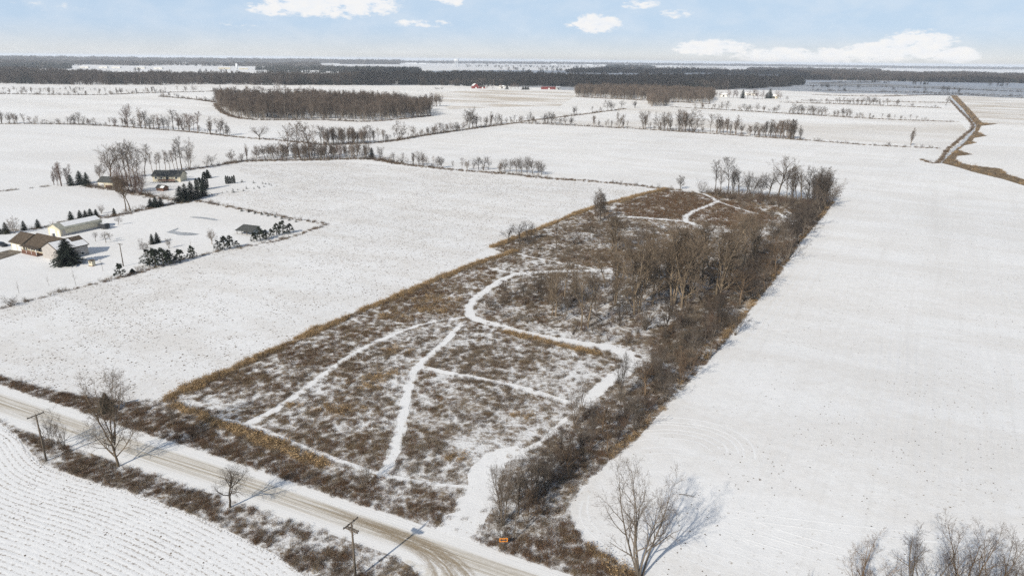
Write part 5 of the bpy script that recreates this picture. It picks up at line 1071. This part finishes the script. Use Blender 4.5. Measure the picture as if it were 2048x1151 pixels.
def wood_clump(seed, n, spread, needle=False):
    R = random.Random(seed); B = MB()
    for k in range(n):
        a_ = R.random() * 6.283; q = spread * math.sqrt(R.random()); x, y = q * math.cos(a_), q * math.sin(a_); h_ = R.uniform(14, 22)
        B.cone((x, y, 0), (x, y, h_ * .8), .35)
        if needle:
            for j in range(30):
                t = R.random(); rr = 3.2 * (1 - t) + .3; b_ = R.random() * 6.283; z = 1.5 + (h_ - 1.5) * t
                B.poly([(x, y, z + .8), (x + rr * math.cos(b_), y + rr * math.sin(b_), z - .8), (x + rr * math.cos(b_ + .7), y + rr * math.sin(b_ + .7), z - .6)], [(0, 1, 2)])
        else:
            for j in range(46):
                t = R.random() ** .6; b_ = R.random() * 6.283; z = h_ * (.28 + .70 * t); rr = 3.6 * math.sin(math.pi * min(1, .2 + .75 * t)) * R.uniform(.2, 1)
                d_ = Vector((R.gauss(0, .6), R.gauss(0, .6), 1)).normalized() * R.uniform(1.5, 4)
                p_ = (x + rr * math.cos(b_), y + rr * math.sin(b_), z - 1); B.cone(p_, (p_[0] + d_.x, p_[1] + d_.y, p_[2] + d_.z), R.uniform(.10, .2))
    return B.mesh('wood_clump', M['far_needle'] if needle else M['far_twig'])
CLUMPS = hidden_protos('wood_clump', [wood_clump(400 + i, 9, 9) for i in range(4)] + [wood_clump(410 + i, 9, 9, True) for i in range(2)])
for nm, poly, lab, dn, hg in (('woodlot', WOOD1, 'brown bare woodlot mass on the snow of the left middle fields', .030, 20.5), ('woodlot', WOOD2, 'brown bare woodlot mass behind the right poplar row', .020, 18.5)):
    Q = sample(poly, dn); n = len(Q); s = hg * RNG.uniform(.70, 1.1, n) * (.72 + .52 * fbm(Q, .03, 230, 3))
    scatter(nm, Q, 0, RNG.uniform(0, 6.28, n), np.column_stack([s * .85, s * .85, s]), RNG.integers(0, 6, n), FARTREES, lab, 'woodlot')
def wood(px, lab, dens, pine=.1, s0=.8, s1=1.2, cap=9000, gap=.38):
    poly = GP(px); lo, hi = poly.min(0), poly.max(0); nn = int(min(dens * np.prod(hi - lo), 250000))
    Q = lo + RNG.random((nn, 2)) * (hi - lo); Q = Q[inside(Q, poly)]; Q = Q[fbm(Q, .0035, 240, 3) > gap][:cap]; n = len(Q); s = RNG.uniform(s0, s1, n) * (.5 + 1.0 * fbm(Q, .006, 250, 3))
    scatter('far_wood', Q, 0, RNG.uniform(0, 6.28, n), s, np.where(RNG.random(n) < pine, RNG.integers(4, 6, n), RNG.integers(0, 4, n)), CLUMPS, lab, 'wood')
wood([(-80, 167), (0, 167), (150, 170), (300, 170.5), (420, 169), (560, 171), (700, 168), (700, 158), (560, 156), (400, 156), (200, 155), (0, 152), (-80, 150)], 'bare brown wood running along the left behind the snowfields', .0042)
wood([(560, 170), (700, 171), (800, 170), (960, 173), (1060, 172), (1160, 175), (1290, 180), (1420, 181), (1500, 178), (1600, 172), (1610, 164), (1500, 158), (1300, 157), (1100, 156), (900, 154), (700, 153), (560, 156)], 'long dark wood behind the red barns', .0042, .45)
wood([(1600, 160), (1760, 162), (1900, 165), (2060, 167), (2200, 170), (2200, 155), (2048, 153), (1900, 151), (1760, 149), (1560, 148), (1560, 156)], 'dark wood along the horizon on the right', .0036, .3)
wood([(510, 146), (640, 146), (740, 147), (840, 147), (840, 142), (740, 140), (620, 139), (515, 139)], 'dark pine block beyond the left snowfield', .0030, .95)
wood([(-80, 137), (60, 137.5), (142, 138), (142, 133), (60, 132), (-80, 131)], 'dark pine block at the far left edge', .0022, .95)
wood([(1130, 146), (1260, 147), (1400, 148), (1520, 150), (1600, 150), (1600, 146), (1450, 143.5), (1300, 142), (1150, 142)], 'bare wood beyond the snow strip right of centre', .0022, .4)
wood([(-100, 130.5), (100, 131), (300, 132), (420, 132.5), (640, 134.5), (640, 131), (420, 128.5), (200, 127), (-100, 126)], 'far wood belt on the left under the horizon', .0011, .25, 1.0, 1.4)
wood([(-100, 145), (200, 147), (480, 148), (480, 146.5), (200, 145), (-100, 143)], 'thin hedge of trees across the far left snowfield', .0008, .3, .5, .9, 3000, .45)
wood([(880, 152), (1130, 154), (1130, 151), (880, 149.5)], 'thin tree line above the dark wood', .0015, .4, .6, 1.0, 3000, .45)
wood([(1600, 176), (1750, 178.5), (1750, 176.5), (1600, 174)], 'thin tree line across the shaded right fields', .0004, .3, .4, .6, 300, .5)
wood([(-100, 123.5), (200, 124), (500, 126), (800, 128), (800, 126), (500, 123.5), (200, 121), (-100, 120)], 'hazy wooded rise along the left horizon', .0007, .2, 1.5, 2.3, 8000)
wood([(680, 128.5), (800, 129), (800, 126.5), (680, 126)], 'hazy wood left of the water tower', .0011, .2, 1.2, 1.7)
wood([(760, 126.5), (900, 127.5), (1150, 129.5), (1500, 133), (1800, 137), (2150, 141), (2150, 138.5), (1800, 134.5), (1500, 131), (1150, 127), (900, 125), (760, 124)], 'hazy wooded horizon beyond the water tower', .0005, .2, 1.1, 1.8, 9000)
wood([(1210, 136.5), (1300, 137), (1310, 135), (1215, 134.5)], 'dark tree island right of the water tower fields', .002, .9, 1, 1.4)
wood([(1490, 142), (1640, 144), (1760, 146), (1760, 143.5), (1640, 141), (1500, 139.5)], 'dark wood strip below the big cloud', .0014, .4, .9, 1.3)
def scat_trees(px, dens, lab, s0=.6, s1=1.1):
    poly = GP(px); Q = sample(poly, dens); n = len(Q); scatter('far_trees', Q, 0, RNG.uniform(0, 6.28, n), RNG.uniform(s0, s1, n), RNG.integers(0, 6, n), CLUMPS, lab, 'trees')
def line_trees(px, n, s0, s1, lab, jit=4.0, coll=None):
    L = smooth(GP(px), 10.0); sg = np.hypot(*np.diff(L, axis=0).T); c = np.r_[0, np.cumsum(sg)]; t = RNG.random(n) * c[-1]
    Q = np.stack([np.interp(t, c, L[:, 0]), np.interp(t, c, L[:, 1])], -1) + RNG.normal(0, jit, (n, 2)); s_ = RNG.uniform(s0, s1, n)
    scatter('far_tree_row', Q, 0, RNG.uniform(0, 6.28, n), s_, RNG.integers(0, 6, n), FARTREES, lab, 'trees')
line_trees([(0, 188), (100, 188), (180, 190), (300, 187), (400, 184), (560, 181), (620, 179)], 95, 5, 13, 'thin row of small bare trees beyond the left snowfields', 5)
line_trees([(325, 194), (380, 199), (430, 205)], 26, 3, 9, 'dark bushes on the hedge left of the woodlot', 4)
line_trees([(640, 290), (690, 287), (752, 285)], 60, 8, 15, 'bare trees in the hedge behind the middle tree strip', 5)
line_trees([(530, 314), (600, 317), (680, 316), (738, 313)], 75, 5, 12, 'thin stems filling the middle tree strip', 7)
for px_, n_, lab_ in (([(0, 248), (100, 249), (200, 252), (300, 258), (400, 266), (460, 272)], 55, 'small bare shrubs filling the row across the far left snowfield'), ([(760, 284), (850, 271), (940, 257), (1035, 247), (1150, 250)], 70, 'small bare shrubs filling the row that climbs to the field corner'),
                    ([(1180, 253), (1400, 266), (1600, 280)], 45, 'small bare shrubs filling the poplar row'), ([(1380, 214), (1500, 223), (1660, 232), (1850, 242)], 60, 'small bare shrubs filling the second row on the right'), ([(1620, 206), (1700, 208), (1770, 211)], 30, 'small bare shrubs in the third row on the right'), ([(800, 327), (900, 339), (1090, 351)], 16, 'small bare shrubs along the brown hedge line')):
    line_trees(px_, n_, 3, 9, lab_, 3)
line_trees([(0, 182), (90, 181), (200, 182)], 30, 4, 9, 'bare shrubs on the far left hedge', 6)
scat_trees_px = [(1743, 165), (1748, 165.5), (1770, 166), (1776, 166), (1827, 169), (1832, 169), (1840, 169), (1848, 169.5), (1853, 169.5), (1787, 181), (1850, 183), (1689, 181), (1655, 175), (1884, 183), (1894, 184), (1919, 187), (1980, 172), (1994, 172), (2002, 172.5), (2013, 173)]
Q = GP(scat_trees_px); n = len(Q); scatter('far_trees', Q, 0, RNG.uniform(0, 6.28, n), RNG.uniform(.45, .75, n), RNG.integers(0, 6, n), CLUMPS, 'small dark trees dotted over the shaded far right fields', 'trees')
scat_trees([(930, 134.5), (1200, 137), (1450, 139), (1450, 136), (1200, 134), (930, 132)], .00006, 'scattered far trees round the town near the water tower')
scat_trees([(1000, 143), (1200, 145), (1200, 141), (1000, 139)], .00006, 'thin far hedgerow trees before the town')
# hedge bottoms: brown grass and low brush under the tree rows
HEDGES = [([(395, 402), (470, 416), (560, 433), (655, 449)], 1.6, 1.0), ([(655, 449), (560, 480), (420, 506), (240, 555), (60, 600), (0, 616)], 1.4, .9), ([(195, 437), (240, 430), (320, 412), (390, 402)], 3.0, 1.4), ([(170, 372), (230, 380), (300, 392), (360, 402)], 3.5, 1.6), ([(455, 326), (500, 322), (560, 321), (640, 320), (740, 318), (800, 328)], 5.0, 1.6),
          ([(760, 320), (800, 328), (900, 339), (1000, 347), (1100, 357), (1200, 364), (1300, 374), (1345, 379)], 3.4, 1.3), ([(640, 290), (760, 285), (850, 271), (940, 258), (1035, 246)], 4.0, 1.6), ([(1035, 246), (1200, 254), (1400, 266), (1600, 280), (1750, 291), (1880, 297)], 2.6, 1.4), ([(0, 248), (100, 248), (200, 251), (300, 258), (400, 266), (470, 274), (560, 281), (640, 289)], 2.6, 1.4),
          ([(1040, 244), (1150, 231), (1250, 218)], 2.6, 1.4), ([(1340, 214), (1450, 220), (1600, 229), (1750, 238), (1915, 244)], 3.0, 1.6), ([(1560, 205), (1700, 209), (1880, 216)], 3.0, 1.6), ([(0, 188), (180, 190), (300, 186), (430, 183), (620, 179)], 3.5, 1.8), ([(320, 193), (380, 198), (432, 205)], 4.0, 1.8), ([(430, 207), (447, 225), (500, 239), (640, 240), (745, 243), (862, 232)], 4.0, 1.4), ([(1152, 194), (1290, 201), (1420, 208)], 5.0, 1.6),
          ([(1600, 201), (1750, 203), (1900, 206)], 2.5, 1.3), ([(1840, 319), (1875, 326), (1895, 300), (1930, 270), (1945, 250), (1920, 222), (1900, 200)], 1.8, .9), ([(470, 325), (425, 333), (360, 342)], 3.0, 1.3), ([(0, 462), (80, 457), (140, 441), (195, 434)], 1.8, 1.0), ([(0, 383), (100, 372)], 1.0, .7), ([(1612, 172), (1800, 175), (2048, 184)], 3.5, 1.8), ([(1620, 181), (1850, 186), (2048, 193)], 3.5, 1.8), ([(1640, 166), (1760, 164.5)], 3.5, 1.8), ([(1625, 190), (1750, 193), (1900, 190), (2048, 196)], 3.0, 1.5)]
A, B_, SW, SB = [], [], [], []
for px, wd, hs in HEDGES:
    L = smooth(GP(px), 4.0); seg_ = np.hypot(*np.diff(L, axis=0).T); tot = seg_.sum(); d0 = float(np.hypot(*L.mean(0))); k = 1 + d0 / 500
    n = int(tot * wd * 1.6 / k); t = RNG.random(n) * tot; c = np.r_[0, np.cumsum(seg_)]
    Q = np.stack([np.interp(t, c, L[:, 0]), np.interp(t, c, L[:, 1])], -1) + RNG.normal(0, wd * .42, (n, 2)); A.append(Q); SW.append(RNG.uniform(.6, 1.3, n) * (1 + .5 * (k - 1)))
    n = int(tot * .34 / k * wd); t = RNG.random(n) * tot
    Q = np.stack([np.interp(t, c, L[:, 0]), np.interp(t, c, L[:, 1])], -1) + RNG.normal(0, wd * .35, (n, 2)); g_ = fbm(Q, .03, 15, 2) > .38; B_.append(Q[g_]); SB.append((RNG.uniform(.8, 2.0, n) * hs * (1 + .25 * (k - 1)))[g_])
Q = np.vstack(A); n = len(Q); s = np.concatenate(SW); scatter('hedge_grass', Q, .02, RNG.uniform(0, 6.28, n), np.column_stack([s * 1.2, s * 1.2, s]), pick(n, [(3, 2), (4, 2), (5, 2), (6, 1), (7, 1)]), WEEDS, 'brown dead grass along the field boundaries', 'grass')
Q = np.vstack(B_); n = len(Q); s = np.concatenate(SB); scatter('hedge_brush', Q, 0, RNG.uniform(0, 6.28, n), s, RNG.integers(0, 6, n), SHRUBS, 'low bare brush along the field boundaries', 'brush')
# cloud that shades the far fields and woods, high above the plain
def vapour():
    m, w, p = new_mat('cloud_vapour'); tc = w.add('ShaderNodeTexCoord')
    w.set(p.inputs['Base Color'], w.mix(w.noise(tc.outputs['Object'], .004), (.84, .85, .87), (.88, .88, .89))); p.inputs['Roughness'].default_value = 1.0
    p.inputs['Alpha'].default_value = 0.55; return m          # thin cloud lets some sun through
def cloud():
    sh = smooth(GP([(690, 172), (960, 170), (1150, 181), (1300, 180), (1440, 181), (1600, 183), (1640, 188), (1800, 190), (1950, 192), (2300, 205), (2400, 182), (2048, 167.5), (1760, 163), (1640, 159.5), (1540, 147), (1200, 142), (900, 141), (700, 150)]), 150.0)
    z0 = 750.0; off = np.array([ldir.x, ldir.y]) * (z0 / -ldir.z); poly = sh - off
    st = 70.0; lo, hi = poly.min(0) - 200, poly.max(0) + 200; X = np.arange(lo[0], hi[0], st); Y = np.arange(lo[1], hi[1], st)
    XX, YY = np.meshgrid(X, Y); P = np.stack([XX.ravel(), YY.ravel()], -1) + RNG.uniform(-20, 20, (XX.size, 2))
    d = dist_line(P, np.vstack([poly, poly[:1]])); d = np.where(inside(P, poly), d, -d) + (fbm(P, .006, 201, 4) - .5) * 160
    ok = (d > 0).reshape(XX.shape); top = z0 + 30 + np.sqrt(np.clip(d, 0, 500)) * 9 + (fbm(P, .01, 210, 4) - .5) * 160 * np.clip(d / 150, 0, 1); bot = z0 - np.clip(d, 0, 60) * .4 + (fbm(P, .01, 220, 3) - .5) * 30
    nx = len(X); J, I = np.where(ok[:-1, :-1] & ok[1:, :-1] & ok[:-1, 1:] & ok[1:, 1:]); a_ = J * nx + I; N0 = len(P)
    F = [(i, i + 1, i + nx + 1, i + nx) for i in a_] ; F2 = [(i + N0, i + nx + N0, i + nx + 1 + N0, i + 1 + N0) for i in a_]
    cnt = {}
    for f in F:
        for k in range(4): e = (f[k], f[(k + 1) % 4]); cnt[e] = 1
    side = [(b, a2, a2 + N0, b + N0) for (a2, b) in cnt if (b, a2) not in cnt]
    V = np.vstack([np.column_stack([P, top]), np.column_stack([P, bot])]); F = F + F2 + side
    used = sorted({i for f in F for i in f}); rm = {u: i for i, u in enumerate(used)}
    me = mesh('cloud', V[used], [tuple(rm[i] for i in f) for f in F], vapour(), None, True)
    obj('cloud', me, kind='structure')
cloud()
# fallen logs
M['log'] = simple('dead_log', (0.25, 0.21, 0.17), 0.9, 0.35, 2.0)
M['log_dark'] = simple('wet_log', (0.09, 0.075, 0.06), 0.9, 0.35, 2.0)
def log(x, y, deg, l_, r_, label, group=None, mat='log_dark'):
    P = G(x, y); o = root('fallen_log', label, 'log', P, deg, group)
    obj('stem', MB().tube([(-l_ / 2, 0, r_), (-l_ * .1, .15, r_ * 1.4), (l_ * .2, 0, r_ * 1.8), (l_ / 2, -.2, r_ * 3)], [r_, r_ * .9, r_ * .75, r_ * .3], 7).mesh('stem', M[mat], True), o)
    for q in (-.1, .15, .3): obj('branch', MB().tube([(l_ * q, 0, r_), (l_ * (q + .12), .5 * (1 if q > 0 else -1), r_ * 3), (l_ * (q + .2), .9 * (1 if q > 0 else -1), r_ * 4 + .2)], [r_ * .4, r_ * .3, r_ * .1], 5).mesh('branch', M[mat]), o)
for x, y, dg, l_ in [(1285, 815, 20, 6), (1295, 808, 28, 7), (1310, 803, 14, 5)]: log(x, y, dg, l_, .14, 'pale fallen log on the snow beside the edge brush', 'pale logs', 'log')
for i, (x, y) in enumerate([(1080, 645), (1110, 640), (1125, 655), (1150, 662), (1060, 636), (1210, 650), (1235, 610), (1260, 600), (1300, 605), (1310, 590), (1340, 560), (1400, 600), (1290, 580), (1190, 630), (1370, 585), (1420, 560)]):
    log(x, y, RNG.uniform(0, 180), RNG.uniform(5, 9), RNG.uniform(.12, .2), 'dark fallen trunk lying on snow inside the thicket', 'dark fallen trunks')
log(1375, 991, -18, 2.6, .06, 'dark broken branch lying on the snow beside the large bare tree'); 
log(1060, 1085, 12, 4.5, .09, 'fallen branch in the brush right of the orange sign')
# tell the trees of a row apart by their place in it
ORD = 'first second third fourth fifth sixth seventh eighth ninth tenth eleventh twelfth thirteenth fourteenth fifteenth sixteenth seventeenth eighteenth nineteenth twentieth'.split()
def by_place(skip=()):
    gr = {}
    for o in COL.objects:
        if o.parent is None and o.get('group') and o['group'] not in skip: gr.setdefault((o['group'], o['label']), []).append(o)
    for (g_, lb), L in gr.items():
        L.sort(key=lambda o: PROJ(o.location.x, o.location.y, 0.0)[0]); n_ = len(L)
        if n_ < 2: continue
        for i, o in enumerate(L):
            q = 'leftmost' if i == 0 else 'rightmost' if i == n_ - 1 else (ORD[i] + ' from left' if i < (n_ + 1) // 2 else ORD[n_ - 1 - i] + ' from right')
            o['label'] = lb + ', ' + q
by_place()
# ------------------------------------------------------------------ haze: the winter air over the plain
def haze():
    m = bpy.data.materials.new('haze'); m.use_nodes = True; w = NT(m.node_tree); w.n.clear()
    out = w.add('ShaderNodeOutputMaterial'); v = w.add('ShaderNodeVolumePrincipled')
    v.inputs['Color'].default_value = (0.86, 0.92, 1.0, 1); v.inputs['Density'].default_value = HAZE; v.inputs['Anisotropy'].default_value = 0.0
    w.l.new(v.outputs[0], out.inputs['Volume'])
    B = MB().box(-46000, 46000, -46000, 46000, -1.0, 80.0)
    obj('haze', B.mesh('haze', m), label='pale winter haze over the far fields', cat='haze', kind='stuff')
HAZE = 6e-5
haze()
